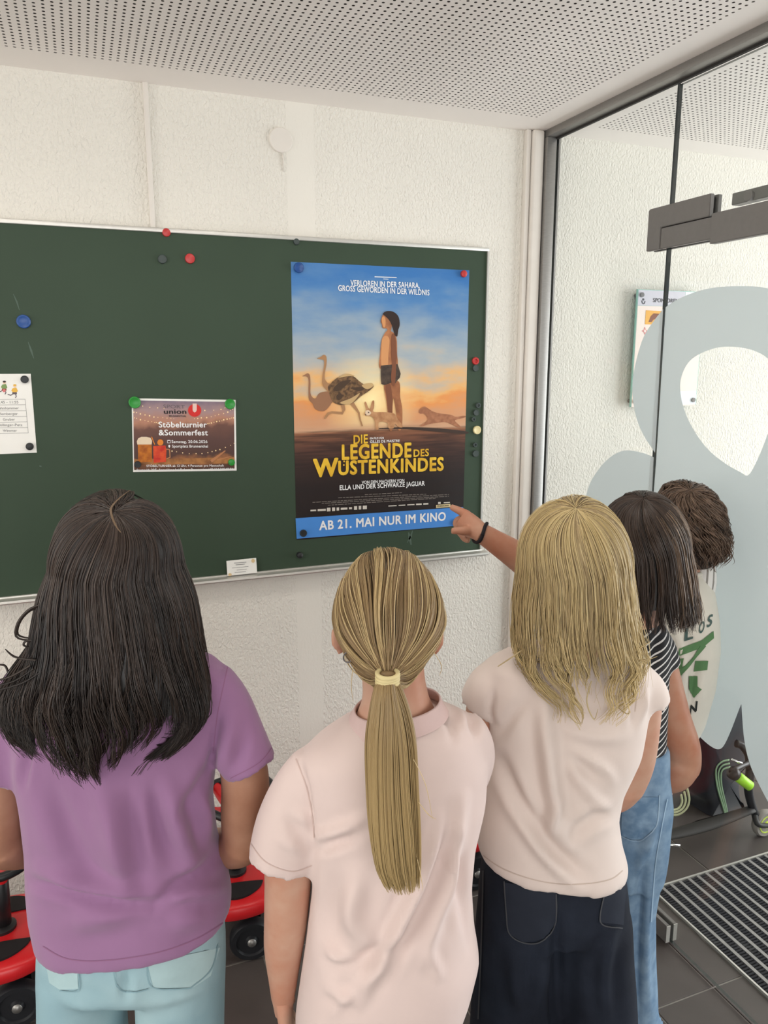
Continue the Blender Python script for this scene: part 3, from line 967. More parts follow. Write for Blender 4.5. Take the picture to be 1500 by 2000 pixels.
# ------------------------------------------------------------------ flyer
def flyer_print():
    m = bpy.data.materials.new('flyer_print')
    m.use_nodes = True
    nt = m.node_tree; b = nt.nodes['Principled BSDF']; L_ = nt.links.new
    b.inputs['Roughness'].default_value = 0.55
    g = nt.nodes.new('ShaderNodeNewGeometry')
    sp = nt.nodes.new('ShaderNodeSeparateXYZ'); L_(g.outputs['Position'], sp.inputs[0])
    mr = nt.nodes.new('ShaderNodeMapRange'); mr.inputs['From Min'].default_value = onY(360, 921)[2]; mr.inputs['From Max'].default_value = onY(360, 781)[2]
    L_(sp.outputs[2], mr.inputs['Value'])
    n = nt.nodes.new('ShaderNodeTexNoise'); n.inputs['Scale'].default_value = 26; n.inputs['Detail'].default_value = 4
    L_(g.outputs['Position'], n.inputs['Vector'])
    ma = nt.nodes.new('ShaderNodeMath'); ma.operation = 'MULTIPLY_ADD'; ma.inputs[1].default_value = 0.22; ma.inputs[2].default_value = -0.11
    L_(n.outputs['Fac'], ma.inputs[0])
    ad = nt.nodes.new('ShaderNodeMath'); ad.operation = 'ADD'; L_(mr.outputs[0], ad.inputs[0]); L_(ma.outputs[0], ad.inputs[1])
    cr = nt.nodes.new('ShaderNodeValToRGB')
    el = cr.color_ramp.elements
    st = [(0.0, (46, 30, 26)), (0.1, (96, 58, 36)), (0.17, (150, 96, 56)), (0.24, (74, 46, 38)), (0.45, (84, 54, 48)), (0.62, (104, 68, 56)), (0.72, (176, 124, 100)), (0.85, (160, 132, 132)), (1.0, (112, 98, 118))]
    el[0].position, el[0].color = st[0][0], lin(st[0][1]); el[1].position, el[1].color = st[-1][0], lin(st[-1][1])
    for p, c in st[1:-1]:
        e = el.new(p); e.color = lin(c)
    L_(ad.outputs[0], cr.inputs[0]); L_(cr.outputs[0], b.inputs['Base Color'])
    return m
fly = thing('event_flyer', (0.28, BY, 1.37), 'landscape flyer with white border, string lights and two drinks, held by green magnets', 'flyer')
flat_poly('sheet', [(257, 778), (460, 781), (462, 919), (260, 922)], M_PAPER, fly, 0.0008, BY)
flat_poly('picture', [(260, 782), (457, 785), (458, 915), (262, 918)], flyer_print(), fly, 0.0012, BY)
M_LAMP = px_mat('print_lamp', (255, 226, 170)); M_ORANGE = px_mat('print_orange', (222, 132, 46)); M_FOAM = px_mat('print_foam', (226, 206, 178))
bulbs = []
for pts, nn in (([(262, 805), (300, 814), (340, 818)], 11), ([(262, 816), (290, 823), (308, 826)], 9), ([(380, 818), (420, 812), (455, 800)], 11), ([(405, 827), (430, 822), (455, 816)], 12), ([(335, 881), (370, 886), (405, 884), (430, 878), (457, 866)], 13), ([(278, 793), (300, 796), (320, 797)], 4), ([(400, 801), (425, 800), (440, 797)], 4)):
    for p in crom(np.array(pts, float), nn):
        bulbs.append(disc(p[0] + random.uniform(-1, 1), p[1] + random.uniform(-.6, .6), random.uniform(0.7, 1.5), n=8))
tag(flat_multi('string_lights', bulbs, M_LAMP, fly, 0.0016, BY), kind='stuff')
flat_poly('table_top', [(262, 897), (330, 896), (458, 893), (458, 905), (262, 908)], px_mat('print_table', (170, 116, 66), c2=(110, 70, 42), vscale=40), fly, 0.0014, BY)
flat_multi('wooden_pegs', [stroke([(412, 901), (440, 880)], [6, 2]), stroke([(424, 898), (452, 891)], [3, 1])], px_mat('print_peg', (178, 120, 80)), fly, 0.0017, BY)
flat_poly('beer_mug', [(269, 866), (296, 866), (297, 902), (270, 903)], px_mat('print_beer', (196, 116, 36), c2=(150, 78, 26), vscale=60), fly, 0.0018, BY)
flat_poly('beer_foam', [(267, 862), (270, 856), (276, 853), (286, 853), (294, 855), (297, 861), (296, 868), (268, 868)], M_FOAM, fly, 0.0021, BY)
flat_poly('spritz_glass', [(299, 871), (323, 870), (325, 880), (324, 902), (300, 904)], px_mat('print_spritz', (216, 84, 44), c2=(190, 46, 34), vscale=60), fly, 0.0018, BY)
flat_multi('orange_slice', [disc(313, 864, 6, n=14), stroke([(296, 853), (302, 868)], 1.6)], M_ORANGE, fly, 0.0021, BY)
flat_poly('mug_handle', stroke([(324, 877), (331, 878), (332, 893), (325, 896)], 2), px_mat('print_glass', (190, 130, 90)), fly, 0.0018, BY)
def ftxt(s, px, cap, m, bold=0.012, w=0.0018, **k): return textwall(s, px, m, fly, w, cap, bold, BY, 'lettering', **k)
M_FBLACK = px_mat('print_black', (32, 28, 28)); M_FGREY = px_mat('print_mid', (96, 86, 92)); M_FRED = px_mat('print_red', (206, 44, 40))
ftxt('SPORT', (319, 361, 797, 798), 7, M_FGREY, -0.004)
ftxt('union', (320, 364, 808, 808), 9, M_FBLACK, 0.025)
ftxt('BRUNNENTHAL', (330, 364, 814, 814.5), 3.4, M_FBLACK, 0.01)
flat_poly('club_emblem', disc(380, 801.5, 13, 12.5, 28), M_FRED, fly, 0.0018, BY)
flat_poly('club_emblem_letter', [(376, 788), (376, 801), (377.5, 804), (380, 805.5), (382.5, 804), (384, 801), (384, 788)], px_mat('print_emblem_pale', (226, 196, 186)), fly, 0.0021, BY)
ftxt('Stöbelturnier', (310, 404, 834.5, 834.5), 11, M_PWHITE, 0.022)
ftxt('&Sommerfest', (310, 406, 850, 850), 11, M_PWHITE, 0.022)
ftxt('Samstag, 20.06.2026', (335, 405, 865, 865), 5.4, M_PWHITE)
ftxt('Sportplatz Brunnenthal', (336, 406, 874, 874), 5.4, M_PWHITE)
flat_multi('calendar_icon', [stroke([(327, 860), (332.6, 860)], 1.2), stroke([(327, 865), (332.6, 865)], .8), stroke([(327, 860), (327, 865)], .8), stroke([(332.6, 860), (332.6, 865)], .8)], M_PWHITE, fly, 0.0018, BY)
flat_poly('place_icon', [(330.5, 875), (328.6, 871.4), (329, 869.4), (330.5, 868.6), (332, 869.4), (332.4, 871.4)], M_PWHITE, fly, 0.0018, BY)
ftxt('STÖBELTURNIER ab 13 Uhr, 4 Personen pro Mannschaft', (286, 437, 912, 911), 4.2, M_PWHITE, 0.008)
ftxt('Startgeld: 20€, Anmeldung bei Robert Bauer unter +43 664 315 43 56', (267, 455, 920, 918), 4.4, M_PWHITE, 0.008, 0.0022)

# ------------------------------------------------------------------ schedule sheet
sch = thing('schedule_sheet', (-0.2, BY, 1.43), 'white timetable sheet with two small running players, at the left edge', 'paper sheet')
e1, e2 = onY(60, 730, BY), onY(72, 884, BY)
obj('sheet', [(e1[0] - .297, BY - .0008, e1[2]), (e1[0], BY - .0008, e1[2]), (e2[0], BY - .0008, e2[2]), (e2[0] - .297, BY - .0008, e2[2])], [(0, 3, 2, 1)], M_PAPER, sch)
lines = []
ys = [(780, 779.5), (790.8, 790.5), (802, 802), (813.2, 813.2), (824.5, 823.8), (835.5, 834.8), (846.5, 845.5)]
for i, (yl, yr) in enumerate(ys):
    lines.append(stroke([(-40, yl + .6), (49 + i * 1.05, yr)], 0.8))
lines.append(stroke([(49, 779.5), (55.3, 845.5)], 0.8))
M_PLINE = px_mat('print_table_line', (160, 160, 158)); M_PINK2 = px_mat('print_ink', (112, 112, 112))
flat_multi('table_lines', lines, M_PLINE, sch, 0.0012, BY)
for s, xl, xr, yb, cap in (('.45 - 11:55', 0, 36, 788, 5), ('ühnhammer', -2, 37, 799.6, 5), ('Bamberger', -1, 35, 810.6, 5), ('Gruber', 6, 29.5, 821.6, 5), ('öllinger-Petz', 0, 44, 832.4, 5), ('Wimmer', 6, 33.5, 843.4, 5)):
    textwall(s, (xl, xr, yb, yb - .3), M_PINK2, sch, 0.0012, cap, 0.0, BY, 'lettering')
M_CG = px_mat('print_shirt_green', (126, 152, 92)); M_CY = px_mat('print_shirt_yellow', (226, 178, 74)); M_CR = px_mat('print_shorts_red', (150, 76, 62)); M_CS = px_mat('print_face', (232, 204, 178))
for dx, dy, hm, sm, tm in ((8.6, 744, M_PHAIR, M_CG, M_CR), (29, 751, M_CY, M_CY, M_FGREY)):
    flat_poly('player_head', disc(dx, dy + 3, 3.2, 3.4, 12), M_CS, sch, .0012, BY)
    flat_poly('player_hair', disc(dx, dy + 1.3, 3.3, 2, 10), hm, sch, .0015, BY)
    flat_poly('player_shirt', [(dx - 4, dy + 7), (dx + 3, dy + 6), (dx + 6, dy + 13), (dx + 3, dy + 15), (dx - 4, dy + 15), (dx - 7, dy + 12)], sm, sch, .0012, BY)
    flat_multi('player_shorts', [[(dx - 5, dy + 15), (dx + 4, dy + 15), (dx + 4, dy + 19), (dx - 5, dy + 19)]], tm, sch, .0013, BY)
    flat_multi('player_legs', [stroke([(dx - 3, dy + 18), (dx - 8, dy + 21), (dx - 14, dy + 19)], 1.8), stroke([(dx + 1, dy + 18), (dx + 3, dy + 23), (dx + 1, dy + 26)], 1.8)], M_FGREY, sch, .0012, BY)
flat_poly('ball', disc(8, 763, 3, 3, 12), px_mat('print_ball', (214, 120, 120)), sch, .0016, BY)

# ------------------------------------------------------------------ magnets, each its own thing
def magnet(px, py, rpx, m, label, dome=False, h=0.007, ring=False, base=0.0):
    p = onY(px, py, BY - .004)
    r = rpx * mpp(p)
    c = (p[0], BY - base, p[2])
    if dome: prof = [(r, 0), (r, h * .7), (r * .93, h), (r * .6, h * 1.15), (0, h * 1.2)]
    elif ring: prof = [(r, 0), (r, h * .8), (r * .85, h), (r * .5, h), (r * .42, h * .55), (0, h * .5)]
    else: prof = [(r, 0), (r, h * .8), (r * .9, h), (r * .8, h), (r * .74, h * .92), (0, h * .92)]
    V, Fc = lathe(prof, c, (0, -1, 0), 24)
    return tag(sharp(obj('magnet', V, Fc, m), 35), label, 'magnet', 'magnets on the chalkboard')
PB = 0.0045
magnet(325, 454, 8, M_REDMAG, 'red magnet at the top edge of the board, below the white wall strip', True)
magnet(371, 505, 9.5, M_REDMAG, 'red magnet beside a dark one in the upper part of the board', True)
magnet(317, 506, 8.5, M_GREYMAG, 'dark grey magnet just left of a red magnet, upper board')
magnet(579, 472, 6, M_GREYMAG, 'small dark magnet on the top frame above the poster corner')
magnet(46, 628, 13, M_BLUEMAG, 'large blue magnet alone on the left of the board')
magnet(48, 741, 7.3, M_DARKMAG, 'black magnet on the upper right corner of the timetable sheet', base=.0015)
magnet(58, 872, 7.3, M_DARKMAG, 'black magnet on the lower right corner of the timetable sheet', True, base=.0015)
magnet(263, 786, 11.5, M_GREENMAG, 'green magnet on the upper left corner of the flyer', base=.0024)
magnet(449, 789, 10, M_GREENMAG, 'green magnet on the upper right corner of the flyer', base=.0024)
magnet(452, 903, 6.5, M_GREENMAG, 'smaller green magnet on the lower right corner of the flyer', True, base=.0024)
magnet(269, 907, 6.5, M_DARKMAG, 'black magnet on the lower left corner of the flyer', base=.0024)
magnet(583, 523, 9.8, M_BLUEMAG, 'blue magnet on the upper left corner of the poster', base=PB)
magnet(905, 535, 6.6, M_REDMAG, 'red magnet on the upper right corner of the poster', True, base=PB)
magnet(929, 705, 7.2, M_REDMAG, 'red magnet right of the poster touching a dark one', ring=True)
magnet(929, 719, 6.6, M_GREYMAG, 'dark magnet right of the poster under the red one')
magnet(934, 792, 5.4, M_GREYMAG, 'uppermost of the small dark ring magnets right of the poster', ring=True)
magnet(930, 806, 6.0, M_GREYMAG, 'flat dark magnet between two small ring magnets right of the poster')
magnet(925, 819, 4.6, M_GREYMAG, 'small dark ring magnet just above the cream magnet', ring=True)
magnet(932, 840, 8.2, M_CREAMMAG, 'cream white magnet right of the poster')
magnet(928, 869, 4.6, M_GREYMAG, 'small dark ring magnet below the cream magnet', ring=True)
magnet(929, 886, 6.6, M_GREYMAG, 'lowest flat dark magnet right of the poster')
magnet(891, 1020, 7, M_BLUEMAG, 'blue magnet on the lower right corner of the poster by the pointing hand', base=PB)
magnet(592, 1041, 7, M_DARKMAG, 'black magnet on the lower left corner of the poster', base=PB)
magnet(585, 1084, 6, M_DARKMAG, 'black knob magnet below the poster near the chalk ledge', True, 0.013)

# business card leaning on the ledge
card = thing('business_card', (0.46, -0.03, BZ0 + .006), 'small white business card leaning on the chalk ledge', 'card')
cy0 = -0.030
c1, c2 = onY(444, 1126, cy0), onY(501, 1091, cy0)
V, Fc = boxgeo((c1[0], cy0 - .0012, c1[2] + .002), (c2[0], cy0, c2[2]))
V = [(x, y + (.006 if z > c1[2] + .01 else 0), z + .012 * (x - c1[0])) for x, y, z in V]
obj('card_stock', V, Fc, M_PAPER, card)
flat_multi('printed_lines', [stroke([(457, 1099.5), (481, 1097.5)], 1), stroke([(460, 1103), (478, 1101.5)], 1), stroke([(453, 1109), (485, 1106)], .7), stroke([(462, 1113), (482, 1111)], .7), stroke([(458, 1118), (480, 1116)], .7)], M_PINK2, card, 0.002, cy0)
for q in (disc(494, 1095, 3.5, 4, 10), disc(449, 1122, 3.5, 3, 10)):
    flat_poly('card_ornament', q, px_mat('print_ornament', (222, 196, 150)), card, 0.002, cy0)
#@@PART2

# ================================================================== CEILING LAMP (out of frame, above the children) and an added fill lamp
M_EMIT = bpy.data.materials.new('lamp_diffuser'); M_EMIT.use_nodes = True
_b = M_EMIT.node_tree.nodes['Principled BSDF']
_b.inputs['Emission Color'].default_value = (1.0, 0.95, 0.87, 1); _b.inputs['Emission Strength'].default_value = 17.5
for lx, ly, lb in ((-0.3, -0.9, 'round flat ceiling lamp above the girl in the purple shirt'), (0.62, -1.03, 'added round fill lamp above the two girls in pale shirts')):  # second lamp is added, only to brighten the wall below the chalkboard
    lampo = thing('ceiling_lamp', (lx, ly, CEIL), lb, 'lamp', 'round ceiling lamps')
    V, Fc = lathe([(0.15, 0), (0.15, 0.03), (0.14, 0.034), (0, 0.034)], (lx, ly, CEIL), (0, 0, -1), 32)
    sharp(obj('lamp_ring', V, Fc, M_WALL_TRIM, lampo))
    V, Fc = lathe([(0.135, 0.033), (0.135, 0.037), (0.11, 0.042), (0, 0.044)], (lx, ly, CEIL), (0, 0, -1), 32)
    sharp(obj('lamp_shade', V, Fc, M_EMIT, lampo))

# ================================================================== SPONSOR BOARD behind the glass
SY = -0.032
s0, s1, s2 = onY(1246, 565, SY), onY(1233, 795, SY), onY(1357, 795, SY)
SX0, SX1, SZ1, SZ0 = s0[0], s2[0] + .004, s0[2], s1[2]
spo = thing('sponsor_board', ((SX0 + SX1) / 2, 0, SZ0), 'glass sponsor panel on steel stand-offs, seen through the partition', 'sign')
M_SPG = mat('pale_glass_panel', (214, 226, 222), 0.15, 0.5)
M_SPEDGE = mat('green_glass_edge', (150, 196, 184), 0.2, 0.5)
box('glass_panel', (SX0, SY, SZ0), (SX1, SY + .008, SZ1), M_SPEDGE, spo)
def sp_rect(name, u0, u1, v0, v1, m, w=0.0008):
    return box(name, (SX0 + (SX1 - SX0) * u0, SY - w, SZ0 + (SZ1 - SZ0) * v0), (SX0 + (SX1 - SX0) * u1, SY - w + .0006, SZ0 + (SZ1 - SZ0) * v1), m, spo)
sp_rect('print_field', 0.01, 0.99, 0.0, 0.865, mat('panel_print_pink', (240, 224, 214), 0.4))
sp_rect('header_field', 0.01, 0.70, 0.868, 0.995, mat('panel_print_grey', (205, 203, 212), 0.4))
sp_rect('header_field', 0.705, 0.99, 0.868, 0.995, mat('panel_print_white', (236, 242, 242), 0.4))
sp_rect('footer_field', 0.3, 0.99, 0.01, 0.13, mat('panel_print_ice', (232, 240, 246), 0.4), 0.0012)
for u in (0.055, 0.945):
    for v in (0.05, 0.955):
        c = (SX0 + (SX1 - SX0) * u, 0, SZ0 + (SZ1 - SZ0) * v)
        V, Fc = lathe([(0.007, 0), (0.007, 0.034), (0.0085, 0.034), (0.0085, 0.038), (0, 0.0385)], c, (0, -1, 0), 16)
        sharp(obj('stand_off', V, Fc, M_STEEL, spo))
textwall('SPONSORENT', (1275, 1330, 590, 592), mat('print_charcoal', (74, 72, 76), 0.5), spo, 0.0016, 8, 0.012, SY, 'lettering')
M_SPD = MATS['print_charcoal']
flat_poly('small_emblem', stroke([(1253, 587), (1254, 592), (1256, 593.5), (1258.5, 592), (1259.3, 588)], 1.8), M_SPD, spo, .0016, SY)
flat_poly('small_emblem', disc(1256, 585, 2, 2.4, 10), M_SPD, spo, .0016, SY)
flat_poly('sponsor_logo_field', [(1261, 606), (1298, 608), (1298, 634), (1259, 633.5)], mat('print_amber', (236, 176, 76), 0.5), spo, .0016, SY)
M_SPB = mat('print_brown', (138, 84, 54), 0.5)
flat_poly('sponsor_logo', [(1266, 629), (1270, 618), (1276, 612), (1287, 613), (1283, 623), (1276, 624), (1272, 629)], M_SPB, spo, .0020, SY)
flat_poly('sponsor_star', [(1259, 638), (1261, 644), (1265, 646.5), (1261, 649), (1259, 655), (1257, 649), (1253, 646.5), (1257, 644)], mat('print_rose', (224, 140, 140), 0.5), spo, .0016, SY)
flat_poly('sponsor_star_inner', [(1259, 643), (1261.5, 646.5), (1259, 650), (1256.5, 646.5)], MATS['panel_print_pink'], spo, .0019, SY)

# ================================================================== ENTRANCE MAT
em = thing('entrance_mat', ((MX0 + MX1) / 2, (MY0 + MY1) / 2, 0), 'grey aluminium entrance mat with ribbed strips beyond the glass door', 'mat')
M_RIB = mat('dark_ribbed_rubber', (46, 46, 50), 0.8, 0.2, var=.1)
M_TRAY = mat('mat_tray', (128, 126, 124), 0.6, 0.4)
box('mat_tray', (MX0, MY0, -0.002), (MX1, MY1, 0.0005), M_TRAY, em)
for lo, hi in (((MX0, MY1 - .006, .0005), (MX1, MY1, .0085)), ((MX0, MY0, .0005), (MX1, MY0 + .006, .0085)), ((MX0, MY0 + .006, .0005), (MX0 + .006, MY1 - .006, .0085)), ((MX1 - .006, MY0 + .006, .0005), (MX1, MY1 - .006, .0085))):
    box('mat_edge', lo, hi, M_ALU_LIGHT, em)
pit = 0.0372
Ym = (MY1 - .008) - (MY0 + .008)
bar_me = bpy.data.meshes.new('aluminium_strip'); V, Fc = boxgeo((-.0055, -Ym / 2, 0.0006), (.0055, Ym / 2, 0.008)); bar_me.from_pydata(V, [], Fc); bar_me.materials.append(mat('mat_aluminium', (150, 148, 146), 0.45, 0.5, 0.3, var=.06))
parts = []
yy = -Ym / 2
while yy < Ym / 2 - .006:
    parts.append(boxgeo((-.0118, yy, 0.0006), (.0118, yy + .0056, 0.0074))); yy += .0098
V, Fc = merge(parts)
rib_me = bpy.data.meshes.new('ribbed_strip'); rib_me.from_pydata(V, [], Fc); rib_me.materials.append(M_RIB)
x = MX0 + .008 + .0125
while x + .03 < MX1:
    o = bpy.data.objects.new('ribbed_strip', rib_me); COL.objects.link(o); o.parent = em
    o.location = (x - em.location.x, (MY0 + MY1) / 2 - em.location.y, 0)
    o = bpy.data.objects.new('aluminium_strip', bar_me); COL.objects.link(o); o.parent = em
    o.location = (x + pit / 2 - em.location.x, (MY0 + MY1) / 2 - em.location.y, 0)
    x += pit

# ================================================================== SWING CARS along the wall
M_PAD = mat('black_grip_pad', (30, 26, 28), 0.7, 0.25, bump=.2, bscale=400)
M_TYRE = mat('black_tyre', (30, 31, 35), 0.5, 0.35)
M_WORN = mat('worn_wheel', (96, 92, 84), 0.6, 0.3)
def swing_car(cx, cy, yawd, label, steer=0.0):
    car = thing('swing_car', (cx, cy, 0), label, 'ride-on toy', 'red swing cars parked under the board')
    R_ = Matrix.Translation((cx, cy, 0)) @ Matrix.Rotation(math.radians(yawd), 4, 'Z')
    def w(V): return [tuple(R_ @ Vector(v)) for v in V]
    # body: outline half widths along the length (x: nose at +0.12, seat to the rear)
    prof = [(0.125, .02, .172, .203), (0.115, .10, .166, .208), (0.08, .135, .160, .214), (0.02, .150, .156, .216), (-0.05, .145, .156, .216), (-0.12, .10, .162, .222), (-0.19, .072, .172, .238),
            (-0.26, .082, .176, .252), (-0.33, .105, .174, .258), (-0.39, .10, .176, .258), (-0.42, .07, .182, .252), (-0.43, .02, .20, .24)]
    rings = [ringpts((x_, 0, (b_ + t_) / 2), (0, hw, 0), (0, 0, (t_ - b_) / 2), 28, 4.5) for x_, hw, b_, t_ in crom(np.array(prof), 34)]
    V, Fc = loft(rings)
    obj('body_shell', w(V), Fc, M_RED, car, True)
    # smile-shaped foot pad on each side of the column
    for s in (-1, 1):
        n = 26
        top = [(0.075 - .15 * t, s * (.062 - .006 * math.sin(PI * t))) for t in np.linspace(0, 1, n)]
        bot = [(0.075 - .15 * t, s * (.062 + .060 * math.sin(PI * t) ** .6)) for t in np.linspace(1, 0, n)][1:-1]
        V, Fc = prism(top + bot, .210, .2195, 'Z')
        obj('foot_pad', w(V), Fc, M_PAD, car)
    tube('steering_column', w([(0.0, .0, .205), (0.004, .0, .30), (0.008, .0, .425)]), [.020, .019, .017], M_BLACK, car, 16)
    V, Fc = lathe([(.032, 0), (.032, .01), (.022, .016), (0, .017)], (0, 0, .214), (0, 0, 1), 20)
    sharp(obj('column_collar', w(V), Fc, M_BLACK, car))
    # steering wheel: red hub with two curved spokes and a black rim
    c = np.array([.010, 0, .425])
    a1 = np.array([math.cos(steer), math.sin(steer), 0.0]); a2 = np.array([-math.sin(steer), math.cos(steer), 0.0])
    th = np.linspace(0, 2 * PI, 41)
    pts = [c + a1 * .105 * math.cos(t) + a2 * .12 * math.sin(t) + np.array([0, 0, .03 + .012 * math.cos(2 * t)]) for t in th]
    V, Fc = tubegeo(pts, .0115, 10, cap=False)
    sw = obj('steering_wheel', w(V), Fc, M_BLACK, car, True)
    hub = merge([tubegeo([c + a2 * (s * .118) + np.array([0, 0, .012]), c + a2 * (s * .07) + np.array([0, 0, -.004]), c + np.array([0, 0, -.010])], [.014, .019, .026], 12, 8) for s in (-1, 1)] +
                [tubegeo([c + a1 * (s * .10) + np.array([0, 0, .03]), c + a1 * (s * .05), c + np.array([0, 0, -.008])], [.012, .016, .024], 12, 8) for s in (-1, 1)])
    obj('hub', w(hub[0]), hub[1], M_RED, sw, True)
    # wheels on black axles
    for x_, yo, r in ((.035, .095, .062), (-.33, .10, .055)):
        for s in (-1, 1):
            V, Fc = lathe([(r * .55, -.018), (r * .92, -.018), (r, -.011), (r, .011), (r * .92, .018), (r * .72, .018), (r * .66, .012), (r * .3, .012), (r * .22, .02), (0, .021)], (x_, s * yo, r), (0, s, 0), 28)
            wh = sharp(obj('wheel', w(V), Fc, M_TYRE, car), 50)
            V, Fc = lathe([(r * .24, .0), (r * .2, .022), (0, .024)], (x_, s * yo, r), (0, s, 0), 16)
            obj('hub_cap', w(V), Fc, M_ALU, wh, True)
        tube('axle', w([(x_, -yo, r), (x_, yo, r)]), .010, M_BLACK, car, 10)
        V, Fc = boxgeo((x_ - .03, -.06, r), (x_ + .03, .06, .19))
        obj('axle_housing', w(V), Fc, M_BLACK, car)
    return car
swing_car(0.325, -0.295, -8, 'red swing car with black steering wheel behind the girl in the purple shirt', .5)
swing_car(-0.288, -0.30, -4, 'red swing car at the left edge with black column and foot pad', .2)
swing_car(1.06, -0.27, -6, 'red swing car almost hidden between the two girls in pale shirts', .4)

# ================================================================== SCOOTER AND SPORTS BAG behind the glass
scx = thing('kick_scooter', (2.0, -0.42, 0), 'lime and black kick scooter parked behind the glass door', 'scooter')
YW = -0.50
wc = onY(1488, 1643, YW); wr = 0.05
M_LIMEW = mat('lime_wheel', (190, 214, 84), 0.45, 0.4)
def swheel(c, r, hubm):
    V, Fc = lathe([(r * .62, -.013), (r * .9, -.014), (r, -.006), (r, .006), (r * .9, .014), (r * .62, .013)], c, (0, -1, 0), 30)
    wl = sharp(obj('wheel', V, Fc, M_GREYRUB, scx), 50)
    V, Fc = lathe([(r * .66, -.011), (r * .66, .0145), (r * .58, .0145), (r * .52, .008), (r * .3, .008), (r * .26, .016), (0, .016)], c, (0, -1, 0), 30)
    hb = sharp(obj('hub', V, Fc, hubm, wl), 40)
    for q in range(9):
        t = q * 2 * PI / 9
        V, Fc = tubegeo([(c[0] + r * .26 * math.cos(t), c[1] - .010, c[2] + r * .26 * math.sin(t)), (c[0] + r * .6 * math.cos(t + .2), c[1] - .010, c[2] + r * .6 * math.sin(t + .2))], .0028, 6)
        obj('spoke', V, Fc, hubm, wl)
    return wl
swheel((wc[0], YW, wr), wr, M_LIMEW)
rc = onY(1287, 1648, -0.46)
swheel((rc[0], -0.46, .045), .045, M_BLACK)
tube('rear_axle', [(rc[0], -.462, .05), (rc[0] + .055, -.50, .055)], .006, M_CHROME, scx, 12)
tube('deck', [(rc[0] - .02, -.46, .075), (1.86, -.465, .075), (1.98, -.475, .085), (wc[0] - .05, -.49, .11)], [.018, .026, .026, .018], M_GASKET, scx, 14, 16, ((0, 0, 1), .5))
pp = lambda x_, y_, Y_: onY(x_, y_, Y_)
st0 = np.array([wc[0] - .012, YW + .003, wr + .03])
tube('steering_stem', [st0, pp(1475, 1590, -.49), pp(1462, 1545, -.48), pp(1466, 1500, -.47), pp(1472, 1380, -.44)], [.013, .014, .015, .016, .016], M_BLACK, scx, 14, 20)
tube('front_fork', [np.array([wc[0], YW - .02, wr]), pp(1480, 1610, YW - .018), pp(1474, 1590, -.49)], [.008, .009, .012], M_GASKET, scx, 10, 10)
tube('front_fork', [np.array([wc[0], YW + .02, wr]), pp(1483, 1608, YW + .018), pp(1474, 1590, -.49)], [.008, .009, .012], M_GASKET, scx, 10, 10)
tube('handlebar', [pp(1438, 1452, -.45), pp(1450, 1457, -.46), pp(1462, 1475, -.48), pp(1464, 1500, -.48)], .014, M_BLACK, scx, 14, 16)
g0, g1, g2 = pp(1428, 1507, -.55), pp(1442, 1515, -.56), pp(1467, 1537, -.58)
tube('handle_bar_end', [pp(1462, 1490, -.50), pp(1440, 1500, -.53), g0], .009, M_BLACK, scx, 12, 8)
tube('grip_collar', [g0, g0 + (g2 - g0) * .12, g0 + (g2 - g0) * .28], [.021, .022, .019], M_BLACK, scx, 18)
tube('grip', [g0 + (g2 - g0) * .26, g0 + (g2 - g0) * .5, g0 + (g2 - g0) * .95, g2], [.017, .0175, .017, .011], M_LIME, scx, 18)
tube('brake_lever', [pp(1428, 1483, -.52), pp(1440, 1488, -.53), pp(1450, 1491, -.54)], .0045, M_CHROME, scx, 8)

bagY = -0.27
bag = thing('sports_bag', (1.92, bagY, 0), 'black sports bag with three pale green stripes behind the glass door', 'bag')
M_BAG = mat('black_fabric', (28, 29, 36), 0.8, 0.2, bump=.15, bscale=500, sheen=.2)
M_STR = mat('pale_green_stripe', (122, 146, 116), 0.7, 0.2)
M_STRC = mat('pale_cream_stripe', (176, 178, 142), 0.7, 0.2)
outl = soft([(1338, 1380), (1370, 1350), (1420, 1345), (1452, 1385), (1446, 1455), (1424, 1482), (1417, 1520), (1424, 1565), (1428, 1600), (1415, 1624), (1385, 1640), (1362, 1640), (1354, 1600), (1357, 1560), (1345, 1535), (1352, 1470)], 60)
P3 = [onY(x_, y_, bagY) for x_, y_ in outl]
cen = np.mean(P3, 0)
rings = []
for s, dy in ((.80, -.075), (.95, -.055), (1.0, -.0), (.97, .06), (.85, .08)):
    rings.append(np.array([cen + (p - cen) * s + np.array([0, dy, 0]) for p in P3]))
V, Fc = loft(rings)
V = [(v[0], v[1], max(v[2], .002)) for v in V]
obj('bag_body', V, Fc, M_BAG, bag, True)
by = bagY - .078
for k_ in range(3):
    o_ = k_ * 7
    tube('stripe', [pp(1424 + k_, 1484 + o_, by), pp(1408 + k_ * 2, 1489 + o_, by), pp(1398 + k_ * 5, 1505 + o_ * .8, by), pp(1402 + k_ * 4, 1540, by), pp(1412 + k_ * 3, 1575, by), pp(1416 + k_ * 2, 1594, by), pp(1406 + k_ * 2, 1608, by), pp(1390 + k_ * 2, 1620, by)], .004 , M_STR, bag, 8, 26, ((0, 1, 0), .5))
    tube('strap_stripe', [pp(1342 - k_ * 6, 1540 + k_ * 6, by - .01), pp(1346 - k_ * 7, 1562 + k_ * 2, by - .01), pp(1340 - k_ * 7, 1580 - k_ * 1, by - .012), pp(1322 - k_ * 4, 1592 - k_ * 5, by - .012), pp(1300, 1588 - k_ * 6, by - .012)], .005, M_STRC, bag, 8, 20, ((0, 1, 0), .5))
fb = [onY(x_, y_, by - .02) for x_, y_ in ((1361, 1650), (1362, 1658), (1385, 1660), (1405, 1648), (1416, 1625), (1400, 1634), (1380, 1642))]
V, Fc = prism([(p[0], max(p[2], .004)) for p in fb], by - .035, by - .0, 'Y')
obj('bag_end_flap', V, Fc, M_BAG, bag)
